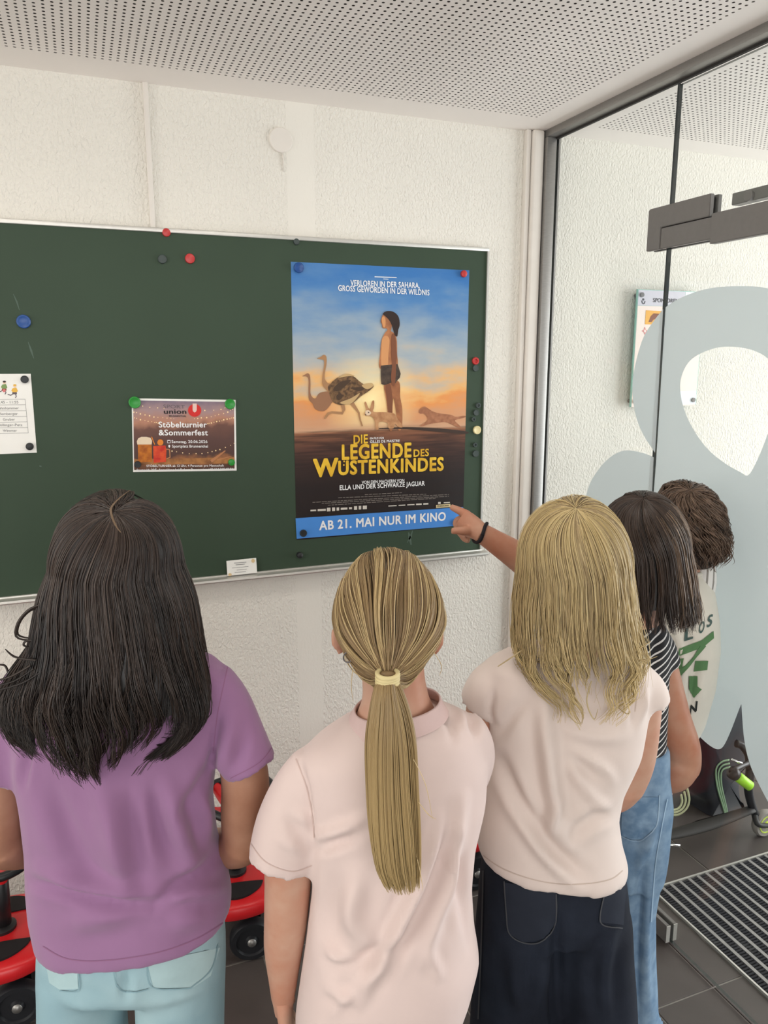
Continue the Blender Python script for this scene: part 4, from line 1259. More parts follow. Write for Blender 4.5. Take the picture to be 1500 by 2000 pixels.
for k_ in range(3):
    flat_poly('flap_stripe', [(1374 + k_ * 12, 1656 - k_ * 5), (1379 + k_ * 12, 1655 - k_ * 5), (1382 + k_ * 12, 1645 - k_ * 5), (1377 + k_ * 12, 1645 - k_ * 5)], M_STRC, bag, .036, by)

# ================================================================== CHILDREN
from mathutils.bvhtree import BVHTree

def fuse(parts, voxel=0.006, it=8, fac=0.5):
    V, Fc = merge(parts)
    me = bpy.data.meshes.new('tmp'); me.from_pydata(V, [], Fc); me.update()
    o = bpy.data.objects.new('tmp', me); COL.objects.link(o)
    r = o.modifiers.new('r', 'REMESH'); r.mode = 'VOXEL'; r.voxel_size = voxel
    s = o.modifiers.new('s', 'SMOOTH'); s.factor = fac; s.iterations = it
    m2 = bpy.data.meshes.new_from_object(o.evaluated_get(bpy.context.evaluated_depsgraph_get()))
    A = np.empty(len(m2.vertices) * 3); m2.vertices.foreach_get('co', A); A = A.reshape(-1, 3)
    N = np.empty(len(m2.vertices) * 3); m2.vertices.foreach_get('normal', N); N = N.reshape(-1, 3)
    Fq = [tuple(p.vertices) for p in m2.polygons]
    bpy.data.objects.remove(o, do_unlink=True)
    bpy.data.meshes.remove(m2)
    return A, N, Fq

def R(py, xl, xr, H, b, sl=0.0, e=2.4, n=32):
    c = atH((xl + xr) / 2, py, H)
    k = mpp(c)
    return ringpts(c, RT * ((xr - xl) / 2 * k) - UPZ * (sl / 2 * k), FH * b, n, e)

def T3(px, py, H): return atH(px, py, H)

def limb(spec, n=14, sub=0, flat=None):
    """spec rows (px, py, H, half width px)"""
    P_ = np.array([atH(a_, b_, c_) for a_, b_, c_, _ in spec])
    r_ = np.array([s[3] * mpp(p) for s, p in zip(spec, P_)])
    return tubegeo(P_, r_, n, sub or len(spec) * 4, flat)

def polydist(qx, qy, pts):
    """distance to a polyline and the running position along it (0..1)"""
    L_ = [0.0]
    for (x0, y0), (x1, y1) in zip(pts[:-1], pts[1:]): L_.append(L_[-1] + math.hypot(x1 - x0, y1 - y0))
    d = np.full(len(qx), 1e9); pos = np.zeros(len(qx))
    for k, ((x0, y0), (x1, y1)) in enumerate(zip(pts[:-1], pts[1:])):
        dx, dy = x1 - x0, y1 - y0
        t = np.clip(((qx - x0) * dx + (qy - y0) * dy) / (dx * dx + dy * dy + 1e-9), 0, 1)
        dd = np.hypot(qx - x0 - t * dx, qy - y0 - t * dy)
        m_ = dd < d
        d = np.where(m_, dd, d); pos = np.where(m_, (L_[k] + t * (L_[k + 1] - L_[k])) / L_[-1], pos)
    return d, pos

FOLD = 2.2
def folds(A, N, lst):
    qx, qy = project(A)
    view = CAM - A
    view /= np.linalg.norm(view, axis=1)[:, None]
    wgt = np.clip((np.sum(view * N, 1) - 0.05) / 0.35, 0, 1)
    out = np.zeros(len(A))
    for pts, w, h in lst:
        pts = [tuple(p) for p in crom(np.array(pts, float), 4 * len(pts))] if len(pts) > 2 else pts
        d, pos = polydist(qx, qy, pts)
        tp = np.sin(PI * np.clip(pos * .92 + .04, 0, 1)) ** .7
        prof = np.exp(-(d / (w * 1.1)) ** 2) - .35 * np.exp(-((d - 2.1 * w) / (w * 1.1)) ** 2)
        out += FOLD * h * prof * tp
    out = np.clip(out, -.014, .024)
    return A + N * (out * wgt)[:, None]

def wobble(A, N, amp, sc):
    q = [amp * noise.noise(Vector((p[0] * sc[0], p[1] * sc[1], p[2] * sc[2]))) for p in A]
    return A + N * np.array(q)[:, None]

def dish(A, openings, depth=0.02):
    for c, n, r in openings:
        c, n = np.asarray(c), np.asarray(n) / np.linalg.norm(n)
        v = A - c
        h = v @ n
        rad = np.linalg.norm(v - np.outer(h, n), axis=1)
        k = np.clip(1 - (rad / (r * 0.93)) ** 2, 0, 1)
        k = np.minimum(k * 1.6, 1) * np.clip((h + .016) / .012, 0, 1) * (h < .025)
        A -= np.outer(depth * k, n)
    return A

def relax(A, Fq, it=2, f=.5):
    E_ = np.array([(q[i], q[(i + 1) % len(q)]) for q in Fq for i in range(len(q))])
    for _ in range(it):
        S_ = np.zeros_like(A); n_ = np.zeros(len(A))
        np.add.at(S_, E_[:, 0], A[E_[:, 1]]); np.add.at(S_, E_[:, 1], A[E_[:, 0]])
        np.add.at(n_, E_[:, 0], 1); np.add.at(n_, E_[:, 1], 1)
        A = A * (1 - f) + f * S_ / n_[:, None]
    return A

def cloth(name, parent, parts, m, lst=(), wob=(0.0045, (13, 13, 5)), openings=(), voxel=0.0065, it=6):
    A, N, Fq = fuse(parts, voxel, it)
    if wob: A = wobble(A, N, wob[0], wob[1])
    A = folds(A, N, lst)
    A = relax(dish(A, openings, .014), Fq, 3)
    o = obj(name, A, Fq, m, parent, True)
    o_bvh = BVHTree.FromPolygons([Vector(v) for v in A], Fq)
    return o, o_bvh

def cast(bvh, px, py, off=0.002):
    d = ray(px, py)
    d = Vector(d / np.linalg.norm(d))
    hit, nn, _, _ = bvh.ray_cast(Vector(CAM), d)
    if hit is None: return None
    if nn.dot(d) > 0: nn = -nn
    return np.array(hit) + np.array(nn) * off

def decal_line(name, pts, w, bvh, m, parent, off=0.0018, n=40):
    """thin strip of width w px laid on the cloth along pts"""
    q = crom(np.array(pts, float), n)
    d = np.gradient(q, axis=0); d /= np.linalg.norm(d, axis=1)[:, None] + 1e-9
    nr = np.column_stack([-d[:, 1], d[:, 0]]) * w / 2
    V, Fc = [], []
    for i in range(n):
        a_, b_ = cast(bvh, *(q[i] + nr[i]), off), cast(bvh, *(q[i] - nr[i]), off)
        if a_ is None or b_ is None:
            continue
        V += [a_, b_]
        if len(V) >= 4:
            k = len(V)
            if np.linalg.norm(V[k - 4] - V[k - 2]) < .06:
                Fc.append((k - 4, k - 3, k - 1, k - 2))
    return obj(name, V, Fc, m, parent, True) if Fc else None

def decal_poly(name, pts, bvh, m, parent, off=0.002, rings=5):
    P_ = np.array(pts, float)
    dense = []
    for i in range(len(P_)):
        a_, b_ = P_[i], P_[(i + 1) % len(P_)]
        for t in np.linspace(0, 1, 5, endpoint=False): dense.append(a_ + (b_ - a_) * t)
    dense = np.array(dense); c = dense.mean(0); n = len(dense)
    V, Fc = [], []
    for r in range(rings, 0, -1):
        for p in dense:
            q = cast(bvh, *(c + (p - c) * r / rings), off)
            V.append(q if q is not None else np.array([np.nan] * 3))
    q = cast(bvh, *c, off); V.append(q if q is not None else np.array([np.nan] * 3))
    for r in range(rings - 1):
        for j in range(n):
            Fc.append((r * n + j, r * n + (j + 1) % n, (r + 1) * n + (j + 1) % n, (r + 1) * n + j))
    for j in range(n): Fc.append(((rings - 1) * n + j, (rings - 1) * n + (j + 1) % n, rings * n))
    V = np.array(V)
    ok = ~np.isnan(V[:, 0])
    Fc = [f for f in Fc if all(ok[i] for i in f)]
    V[~ok] = V[ok].mean(0) if ok.any() else 0
    return obj(name, V, Fc, m, parent, True) if Fc else None

# ---------------------------------------------------------------- head, hands
def rot_yaw(deg):
    """unit vectors (right, forward) of somebody looking deg to the right of the camera's own heading"""
    a_ = math.radians(deg)
    f_ = FH * math.cos(a_) + RT * math.sin(a_)
    r_ = RT * math.cos(a_) - FH * math.sin(a_)
    return r_, f_

def head_geo(c, yaw, s=1.0, roll=0.0, ear=0.0):
    r_, f_ = rot_yaw(yaw)
    u_ = UPZ * math.cos(roll) + r_ * math.sin(roll)
    r_ = r_ * math.cos(roll) - UPZ * math.sin(roll)
    c = np.asarray(c)
    rings = []
    for i in range(1, 20):
        ph = PI * i / 20
        z = math.cos(ph); rr = math.sin(ph) ** .85
        jaw = max(0.0, (-z - .1) / .9)
        wx = .0715 * (1 - .36 * jaw ** 1.3) * rr
        wy = .088 * (1 - .18 * jaw) * rr
        sh = .004 + .014 * jaw
        rings.append(ringpts(c + s * (u_ * (.100 * z) + f_ * sh), r_ * wx * s, f_ * wy * s, 24, 2.15))
    parts = [loft(rings)]
    ax = np.array([r_, f_, u_])
    P_ = lambda x, y, z: c + s * (r_ * x + f_ * y + u_ * z)
    parts.append(ellgeo(P_(0, .094, -.030), (.011 * s, .014 * s, .018 * s), ax, 12, 8))        # nose
    parts.append(ellgeo(P_(0, .086, -.052), (.020 * s, .010 * s, .009 * s), ax, 12, 8))        # mouth area
    parts.append(ellgeo(P_(0, .078, -.082), (.022 * s, .016 * s, .016 * s), ax, 12, 8))        # chin
    for sd in (-1, 1):
        er = (r_ * .55 * sd - f_ * .83); er = er / np.linalg.norm(er)
        e2 = np.cross(u_, er)
        parts.append(ellgeo(P_(sd * (.077 + ear), -.004, -.022), (.0078 * s, .0195 * s, .031 * s), np.array([e2, er, u_ * .97 + er * .2]), 14, 10))
    return parts, P_

def hand_geo(wrist, dirv, side, s=1.0, curl=(0.3, 0.4, 0.5, 0.55), thumb=0.5, spread=.06, width_dir=None):
    """dirv: along the hand; width_dir: from little finger side towards the thumb side"""
    d = np.asarray(dirv, float); d /= np.linalg.norm(d)
    wv = np.asarray(width_dir, float); wv = wv - d * (wv @ d); wv /= np.linalg.norm(wv)
    pn = np.cross(d, wv) * side          # out of the palm: fingers bend towards it
    w0 = np.asarray(wrist, float)
    parts = []
    L = .075 * s
    rings = []
    for t, hw, ht in ((-.12, .019, .016), (.0, .021, .0165), (.3, .029, .0155), (.6, .034, .014), (.9, .035, .0125), (1.04, .031, .0105)):
        rings.append(ringpts(w0 + d * (L * t), wv * hw * s, pn * ht * s, 18, 2.4))
    parts.append(loft(rings))
    for k, (off, ln, r) in enumerate(((.026, .056, .0080), (.009, .062, .0083), (-.009, .057, .0079), (-.025, .045, .0070))):
        base = w0 + d * (L * .92) + wv * off * s
        a_ = 0.12
        pts = [base]; rad = [r * s * 1.05]
        dd = d + wv * (off / .026 * spread); dd /= np.linalg.norm(dd)
        for seg, fr in enumerate((.45, .31, .24)):
            a_ += curl[k] * (1.0 if seg == 0 else 1.15)
            v = dd * math.cos(a_) + pn * math.sin(a_)
            pts.append(pts[-1] + v * ln * fr * s); rad.append(r * s * (1.0 - .1 * (seg + 1)))
        pts.append(pts[-1] + v * .003 * s); rad.append(r * s * .35)
        parts.append(tubegeo(pts, rad, 10, 16))
    tb = w0 + d * (L * .22) + wv * .024 * s
    tv = d * math.cos(thumb) + wv * math.sin(thumb)
    tv2 = d * math.cos(thumb * .55) + wv * math.sin(thumb * .55) + pn * .2
    p1 = tb + tv * .030 * s; p2 = p1 + tv2 / np.linalg.norm(tv2) * .026 * s
    parts.append(tubegeo([tb - tv * .012 * s, tb, p1, p2, p2 + tv2 * .004 * s], [.011 * s, .0122 * s, .0098 * s, .0082 * s, .003 * s], 10, 14))
    return fuse(parts, .0026, 4)

def skin_obj(parent, parts, hands, m):
    A, N, Fq = fuse(parts, .0062, 5)
    allp = [(A, Fq)] + [(h[0], h[2]) for h in hands]
    V, Fc = merge(allp)
    return obj('body', V, Fc, m, parent, True)

def face_bits(parent, P_, body, iris):
    mw = mat('eye_white', (232, 228, 222), .3); mi = mat('eye_' + iris, {'brown': (70, 46, 32), 'blue': (86, 112, 132)}[iris], .3); ml = mat('lip', (176, 104, 96), .5)
    for sx in (-1, 1):
        e = obj('eye', *ellgeo(P_(sx * .030, .0795, -.004), (.0125, .0125, .0095)), mw, body, True)
        obj('iris', *ellgeo(P_(sx * .030, .0885, -.004), (.0055, .0055, .0055)), mi, body, True)
        obj('eyebrow', *tubegeo([P_(sx * .018, .092, .010), P_(sx * .031, .090, .0145), P_(sx * .044, .080, .011)], [.002, .0028, .0015], 8, 8), mat('brow_' + iris, (84, 62, 46), .8), body, True)
    obj('mouth', *tubegeo([P_(-.018, .0925, -.054), P_(0, .0975, -.0525), P_(.018, .0925, -.054)], [.0015, .0042, .0015], 8, 10), ml, body, True)

# ---------------------------------------------------------------- hair
def strands_mesh(P_, rad, colr, extra=None):
    """P_ (N,M,3) rad (N,M) colr (N,M,3) -> verts, loops, sizes, colours"""
    N, M, _ = P_.shape
    T_ = np.gradient(P_, axis=1); T_ /= np.linalg.norm(T_, axis=2, keepdims=True) + 1e-9
    ref = np.broadcast_to(rng.normal(size=(N, 1, 3)), P_.shape)
    a1 = np.cross(T_, ref); a1 /= np.linalg.norm(a1, axis=2, keepdims=True) + 1e-9
    a2 = np.cross(T_, a1)
    vs_ = []
    for k in range(3):
        t = k * 2 * PI / 3
        vs_.append(P_ + (a1 * math.cos(t) + a2 * math.sin(t)) * rad[..., None])
    V = np.stack(vs_, 2).reshape(-1, 3)
    C = np.repeat(colr.reshape(-1, 3), 3, axis=0)
    i = np.arange(N)[:, None, None] * M * 3; j = np.arange(M - 1)[None, :, None] * 3; k = np.arange(3)[None, None, :]
    k2 = (k + 1) % 3
    q = np.stack([i + j + k, i + j + k2, i + j + 3 + k2, i + j + 3 + k], 3).reshape(-1, 4)
    return V, q, C

def hair_obj(name, parent, chunks, m):
    Vs, Qs, Cs, k = [], [], [], 0
    for V, q, C in chunks:
        Vs.append(V); Qs.append(q + k); Cs.append(C); k += len(V)
    V, q, C = np.concatenate(Vs), np.concatenate(Qs), np.concatenate(Cs)
    me = raw_mesh(name, V, q.ravel(), np.full(len(q), 4))
    me.polygons.foreach_set('use_smooth', np.ones(len(me.polygons), bool))
    at = me.color_attributes.new('strand', 'FLOAT_COLOR', 'POINT')
    buf = np.ones((len(me.vertices), 4), np.float32); buf[:, :3] = C[:len(me.vertices)]
    at.data.foreach_set('color', buf.ravel())
    return link(name, me, m, parent)

def colramp(cols, n, spread=1.0):
    """random mix between the given sRGB colours, linear output"""
    C = np.array([lin(c)[:3] for c in cols])
    w = rng.dirichlet(np.full(len(cols), .55), n)
    return w @ C

class HairField:
    def __init__(self, cx, cy, H, radii, pole, low, yaw, gap=68.0):
        self.c = atH(cx, cy, H)
        self.rad = np.array(radii)
        k = mpp(self.c)
        p = np.array(pole, float); self.pole = p / np.linalg.norm(p)
        rows = [np.concatenate([self.c, [radii[0], radii[1]]])]
        for py, xl, xr, Hh, b in low:
            c = atH((xl + xr) / 2, py, Hh)
            rows.append(np.concatenate([c, [(xr - xl) / 2 * mpp(c), b]]))
        self.rows = np.array(rows)
        self.len_low = sum(np.linalg.norm(rows[i + 1][:3] - rows[i][:3]) for i in range(len(rows) - 1))
        self.T = 1 + self.len_low / .16
        fine = 60
        self.fine = crom(self.rows, fine) if len(rows) > 1 else np.repeat(self.rows, fine, 0)
        self.face = math.radians(90 - yaw)      # azimuth (from RT towards FH) of the face
        self.gap = math.radians(gap)
    def __call__(self, th, t, off=0.0):
        th = np.asarray(th, float); t = np.asarray(t, float)
        d = (th - self.face + PI) % (2 * PI) - PI
        sm = np.clip((t - .05) / 1.1, 0, 1); sm = sm * sm * (3 - 2 * sm)
        lim = self.gap * sm
        th = self.face + np.sign(d) * (lim + np.abs(d) * (PI - lim) / PI)
        h = np.stack([np.cos(th), np.sin(th), np.zeros_like(th)], -1)
        # top: slerp pole -> h
        dot = np.clip(h @ self.pole, -1, 1)
        om = np.arccos(dot); so = np.sin(om) + 1e-6
        tt = np.clip(t, 0, 1)
        D = (np.sin((1 - tt) * om) / so)[..., None] * self.pole + (np.sin(tt * om) / so)[..., None] * h
        Q = D * self.rad
        top = self.c + Q[..., :1] * RT + Q[..., 1:2] * FH + Q[..., 2:3] * UPZ
        n1 = D / self.rad; n1 /= np.linalg.norm(n1, axis=-1, keepdims=True)
        nt_ = n1[..., :1] * RT + n1[..., 1:2] * FH + n1[..., 2:3] * UPZ
        # low
        u = np.clip((t - 1) / (self.T - 1 + 1e-9), 0, 1) * (len(self.fine) - 1)
        i = np.clip(u.astype(int), 0, len(self.fine) - 2); f = (u - i)[..., None]
        row = self.fine[i] * (1 - f) + self.fine[i + 1] * f
        low = row[..., :3] + (row[..., 3] * h[..., 0])[..., None] * RT + (row[..., 4] * h[..., 1])[..., None] * FH
        n2 = h[..., :1] * RT + h[..., 1:2] * FH
        b = (t > 1)[..., None]
        return np.where(b, low, top) + np.where(b, n2, nt_) * np.asarray(off)[..., None]

def grow(fld, n, clumps, t0, t1, cols, M=20, r=.0009, wave=(.004, 1.3), clump=.6, off=(-.004, .004), tipfly=.0, root_dark=.6, th_rng=None, grad=None, seed=0, curl_r=0.0, side=0.0, mix=.65, wexp=2.2):
    g = np.random.default_rng(seed)
    lo, hi = th_rng or (0, 2 * PI)
    cth = g.uniform(lo, hi, clumps); cph = g.uniform(0, 2 * PI, clumps); cend = g.uniform(0, 1, clumps); cfr = g.uniform(.7, 1.3, clumps)
    ci = g.integers(0, clumps, n)
    th0 = cth[ci] + g.normal(0, 1.5 * (hi - lo) / clumps, n)
    a = g.uniform(t0[0], t0[1], n)
    e = (t1[0] + (t1[1] - t1[0]) * np.clip(cend[ci] + g.normal(0, .12, n), 0, 1))
    e = e - side * (fld.T - 1) * np.abs(np.cos(cth[ci])) ** 2
    s = np.linspace(0, 1, M)[None, :]
    t = a[:, None] + (e - a)[:, None] * s
    k = np.clip(t / fld.T, 0, 1)
    th = th0[:, None] + (cth[ci] - th0)[:, None] * clump * k ** 1.2
    o = g.uniform(off[0], off[1], n)[:, None] * (0.35 + 0.65 * k) + tipfly * k ** 3 * g.normal(0, 1, n)[:, None]
    ph = cph[ci][:, None] + g.normal(0, .25, n)[:, None]
    amp = wave[0] * k ** wexp
    wv = amp * np.sin(2 * PI * wave[1] * cfr[ci][:, None] * t + ph)
    th = th + wv / .09
    o = o + .6 * amp * np.cos(2 * PI * wave[1] * cfr[ci][:, None] * t + ph) + curl_r * k
    P_ = fld(th, t, o)
    rad = np.broadcast_to(r * (0.75 + .5 * g.random(n))[:, None] * np.clip(1.15 - .9 * s ** 3, .18, 1), (n, M))
    w = g.dirichlet(np.full(len(cols), .6), clumps)[ci] * mix + g.dirichlet(np.full(len(cols), .6), n) * (1 - mix)
    C = w @ np.array([lin(c)[:3] for c in cols])
    C = C[:, None, :] * np.ones((1, M, 1))
    if grad is not None:      # grad: colour the tips blend to
        kk = np.clip(k * 1.1 - .15, 0, 1)[..., None] * .7
        C = C * (1 - kk) + np.array(lin(grad)[:3]) * kk * (0.8 + .4 * g.random((n, 1, 1)))
    return strands_mesh(P_, rad, C)

def shell(fld, t1, col, off=-.006, nu=64, nv=26, hairline=.62):
    th = np.linspace(0, 2 * PI, nu, endpoint=False)
    t = np.linspace(0.0, t1, nv)
    TH, TT = np.meshgrid(th, t)
    V = fld(TH, TT, np.full(TH.shape, off))
    idx = np.arange(nv * nu).reshape(nv, nu)
    d = np.abs((th - fld.face + PI) % (2 * PI) - PI)
    q = []
    for j in range(nv - 1):
        for i in range(nu):
            i2 = (i + 1) % nu
            if t[j] > hairline and d[i] < .10 or (t[j] > hairline and d[i2] < .10): continue
            q.append((idx[j, i], idx[j + 1, i], idx[j + 1, i2], idx[j, i2]))
    C = np.broadcast_to(np.array(lin(col)[:3]), (nv * nu, 3))
    return V.reshape(-1, 3), np.array(q), C

def free_strands(paths, r, cols, M=18, seed=1):
    g = np.random.default_rng(seed)
    P_ = np.array([crom(np.array([atH(*p) for p in pts]), M) for pts in paths])
    rad = np.full((len(paths), M), r) * np.clip(1.1 - .8 * np.linspace(0, 1, M) ** 3, .2, 1)[None]
    C = (g.dirichlet(np.full(len(cols), .6), len(paths)) @ np.array([lin(c)[:3] for c in cols]))[:, None, :] * np.ones((1, M, 1))
    return strands_mesh(P_, rad, C)

def shoe(parent, x, y, yaw, m):
    r_, f_ = rot_yaw(yaw)
    c = np.array([x, y, 0.0])
    rings = []
    for t, hw, h, lift in ((-.075, .020, .03, 0), (-.06, .032, .06, 0), (-.02, .036, .075, 0), (.04, .037, .055, 0), (.09, .040, .042, 0), (.13, .034, .032, .0), (.148, .016, .02, .004)):
        rings.append(ringpts(c + f_ * t + UPZ * (h / 2 + .004 + lift), r_ * hw, UPZ * (h / 2), 18, 3.2))
    V, Fc = loft(rings)
    s = obj('shoe', V, Fc, m, parent, True)
    sole = [(c + f_ * t + r_ * w) for t, w in ((-.078, 0), (-.065, .03), (0, .037), (.09, .041), (.135, .03), (.15, 0), (.135, -.03), (.09, -.041), (0, -.037), (-.065, -.03))]
    V, Fc = prism([(p[0], p[1]) for p in sole], 0.0, .014, 'Z')
    obj('sole', V, Fc, mat('shoe_sole', (226, 222, 214), .7), s)

def leg_rings(spec, foot, r_end):
    """spec rows (px,py,H,half px, depth half m) going down, then straight to the floor at foot (x,y)"""
    out = []
    for px, py, H, hw, b in spec:
        out.append(R(py, px - hw, px + hw, H, b, 0, 2.2, 24))
    last = out[-1].mean(0)
    for z, r in ((max(last[2] * .5, .2), r_end * .97), (.045, r_end)):
        k = (last[2] - z) / (last[2] - .045)
        c = np.array([last[0] + (foot[0] - last[0]) * k, last[1] + (foot[1] - last[1]) * k, z])
        out.append(ringpts(c, RT * r, FH * r * 1.05, 24, 2.2))
    return loft(out)

SK_A = mat('skin_tan', (176, 132, 108), .5, .35, var=.1, vscale=14, c2=(160, 114, 90), bump=.05, bscale=300)
SK_B = mat('skin_light', (200, 160, 138), .5, .35, var=.1, vscale=14, c2=(192, 138, 114), bump=.05, bscale=300)
SK_C = mat('skin_warm', (184, 140, 116), .5, .35, var=.1, vscale=14, c2=(174, 116, 90), bump=.05, bscale=300)
M_PURPLE = mat('mauve_cotton', (154, 114, 152), .85, .2, var=.05, vscale=9, bump=.08, bscale=900, sheen=.25)
M_PINK = mat('pale_pink_cotton', (222, 202, 196), .85, .2, var=.04, vscale=9, bump=.08, bscale=900, sheen=.2)
M_BEIGE = mat('pale_beige_cotton', (226, 211, 203), .85, .2, var=.04, vscale=9, bump=.08, bscale=900, sheen=.2)
M_CREAM = mat('cream_jersey', (226, 222, 210), .85, .2, var=.04, bump=.08, bscale=900)
M_JEANL = mat('light_blue_denim', (168, 196, 202), .85, .2, var=.12, vscale=6, bump=.25, bscale=700, c2=(146, 178, 188))
M_JEAND = mat('dark_navy_denim', (36, 42, 54), .85, .2, vscale=7, bump=.25, bscale=700, c2=(24, 28, 38))
M_JEANW = mat('washed_blue_denim', (106, 134, 162), .85, .2, vscale=34, bump=.25, bscale=600, c2=(132, 158, 182))
M_TROU = mat('grey_trousers', (70, 74, 82), .85, .2, var=.1)
M_SHOE = mat('white_shoe', (210, 206, 200), .6)

HAIR = hair_mat('hair_strands', .42, .35)
HAIR_D = hair_mat('dark_hair_strands', .36, .4)

# ================================================================== 1. girl in the purple shirt
H1 = 1.22
g1p = thing('person', (*atH(250, 1850, H1)[:2], 0), 'person with long dark brown hair in a purple T-shirt and light blue jeans', 'person')
tor = [R(1262, 190, 320, H1, .05), R(1280, 120, 372, H1, .066, 0), R(1300, 58, 425, H1, .076, -8), R(1340, 30, 446, H1, .088, -6), R(1400, 22, 440, H1, .098), R(1480, 32, 424, H1, .104), R(1560, 50, 414, H1, .106),
       R(1640, 60, 420, H1, .108), R(1710, 62, 440, H1, .112, -6), R(1760, 68, 449, H1, .116, -14), R(1792, 76, 448, H1, .118, -34), R(1808, 80, 445, H1, .118, -46)]
slv_r = limb([(400, 1332, H1, 56), (432, 1378, H1, 60), (464, 1440, H1 - .005, 57), (492, 1500, H1 - .01, 54)], 20)
slv_l = limb([(70, 1338, H1, 56), (36, 1385, H1, 58), (12, 1450, H1 - .005, 56), (-4, 1520, H1 - .01, 54)], 20)
f1 = [([(195, 1520), (215, 1600), (240, 1720)], 26, .009), ([(330, 1540), (345, 1610), (374, 1692)], 16, .007), ([(300, 1540), (320, 1640), (340, 1670)], 14, -.006), ([(100, 1540), (140, 1650), (170, 1700)], 18, -.006),
      ([(62, 1722), (130, 1742), (200, 1758), (300, 1768)], 9, -.008), ([(300, 1768), (340, 1735), (400, 1695), (420, 1670)], 9, -.007), ([(80, 1700), (200, 1738), (300, 1745)], 14, .007), ([(310, 1750), (380, 1745), (440, 1735)], 12, .006),
      ([(140, 1800), (200, 1790), (260, 1780)], 20, .006), ([(330, 1800), (400, 1785)], 22, .006), ([(414, 1492), (380, 1560), (350, 1590)], 12, -.005), ([(395, 1560), (408, 1640)], 10, .006), ([(425, 1400), (418, 1450), (413, 1500)], 6, -.006),
      ([(455, 1400), (440, 1470), (425, 1520)], 10, .004), ([(480, 1440), (462, 1500)], 8, -.004), ([(250, 1560), (262, 1640), (275, 1740)], 14, -.005), ([(60, 1440), (50, 1500), (45, 1540)], 7, -.005)]
cR = atH(492, 1500, H1 - .01); dR = cR - atH(464, 1440, H1 - .005)
cL = atH(-4, 1520, H1 - .01); dL = cL - atH(12, 1450, H1 - .005)
sh1, b1 = cloth('t_shirt', g1p, [loft(tor), slv_r, slv_l], M_PURPLE, f1, openings=[(cR, dR, 54 * mpp(cR)), (cL, dL, 54 * mpp(cL))])
M_STITCH1 = mat('mauve_seam', (146, 102, 136), .9)
decal_line('hem_stitch', [(84, 1848), (130, 1872), (200, 1876), (300, 1862), (380, 1835), (442, 1798)], 2.2, b1, M_STITCH1, sh1, .0006, 60)
decal_line('sleeve_seam', [(447, 1292), (436, 1340), (424, 1400), (416, 1470)], 2.0, b1, M_STITCH1, sh1, .0006, 30)
decal_line('cuff_stitch', [(534, 1455), (505, 1490), (450, 1520)], 1.8, b1, M_STITCH1, sh1, .0006, 20)
hips = [R(1760, 90, 432, H1, .10), R(1830, 82, 438, H1, .112), R(1868, 80, 438, H1, .113), R(1890, 84, 436, H1, .10)]
legs = [leg_rings([(166, 1870, H1, 84, .10), (163, 1930, H1, 80, .098), (162, 2000, H1, 78, .095)], atH(168, 1950, H1)[:2], .075),
        leg_rings([(350, 1870, H1, 88, .10), (353, 1930, H1, 84, .098), (355, 2000, H1, 82, .095)], atH(346, 1950, H1)[:2], .075)]
tr1, bt1 = cloth('jeans', g1p, [loft(hips)] + legs, M_JEANL, [([(120, 1950), (200, 1975)], 12, .004), ([(300, 1960), (400, 1930)], 10, .004), ([(245, 1900), (246, 1950)], 7, -.008)], wob=(.002, (12, 12, 8)), voxel=.0075)
M_ST_L = mat('denim_seam_light', (136, 168, 178), .9); M_PK_L = mat('denim_pocket_light', (176, 204, 208), .85, .2, var=.1, vscale=20)
decal_poly('back_pocket', [(288, 1880), (428, 1850), (410, 1905), (378, 1928), (300, 1928)], bt1, M_PK_L, tr1)
decal_poly('back_pocket', [(92, 1885), (152, 1890), (154, 1930), (118, 1932), (98, 1918)], bt1, M_PK_L, tr1)
for pts in ([(288, 1878), (296, 1925), (360, 1931), (380, 1922), (412, 1890), (424, 1845)], [(152, 1886), (154, 1932), (118, 1934)], [(222, 1890), (232, 1930), (262, 1936), (290, 1930)]):
    decal_line('seam', pts, 2.4, bt1, M_ST_L, tr1, .0026, 30)
# body
y1 = 14
hd1, P1 = head_geo(atH(228, 1108, H1 + .004), y1, H1 - 0.100)
arms1 = [limb([(404, 1330, H1, 44), (440, 1400, H1, 47), (476, 1500, H1 - .005, 47), (478, 1590, H1, 47), (476, 1650, H1 + .01, 42)], 16),
         limb([(478, 1636, H1, 43), (464, 1652, H1 + .03, 42), (420, 1655, H1 + .10, 36), (350, 1650, H1 + .19, 27), (310, 1645, H1 + .215, 24)], 16),
         limb([(66, 1335, H1, 44), (30, 1400, H1, 47), (4, 1500, H1 - .005, 47), (0, 1600, H1, 47), (2, 1655, H1 + .01, 42)], 16),
         limb([(0, 1642, H1, 44), (20, 1655, H1 + .03, 42), (70, 1655, H1 + .10, 36), (140, 1650, H1 + .19, 27), (180, 1645, H1 + .215, 24)], 16)]
w1a, w1b = atH(310, 1645, H1 + .215), atH(180, 1645, H1 + .215)
torso_in = loft([R(1270, 190, 290, H1, .045), R(1310, 90, 395, H1, .055), R(1400, 66, 400, H1, .075), R(1560, 84, 386, H1, .08), R(1720, 100, 400, H1, .085), R(1860, 120, 400, H1, .085)])
neck1 = limb([(232, 1170, H1 + .01, 62), (236, 1240, H1 + .005, 62), (240, 1300, H1, 74)], 18)
hn = [hand_geo(w1a, -RT + FH * .1, 1, .95, (.5, .5, .5, .5), .5, .05, UPZ), hand_geo(w1b, RT + FH * .1, -1, .95, (.5, .5, .5, .5), .5, .05, UPZ)]
def leg_skin(cx, H, foot):
    a_ = atH(cx, 1900, H)
    return tubegeo([a_, (foot[0], foot[1], a_[2] * .5), (foot[0], foot[1], .06)], [.06, .05, .035], 14, 10)
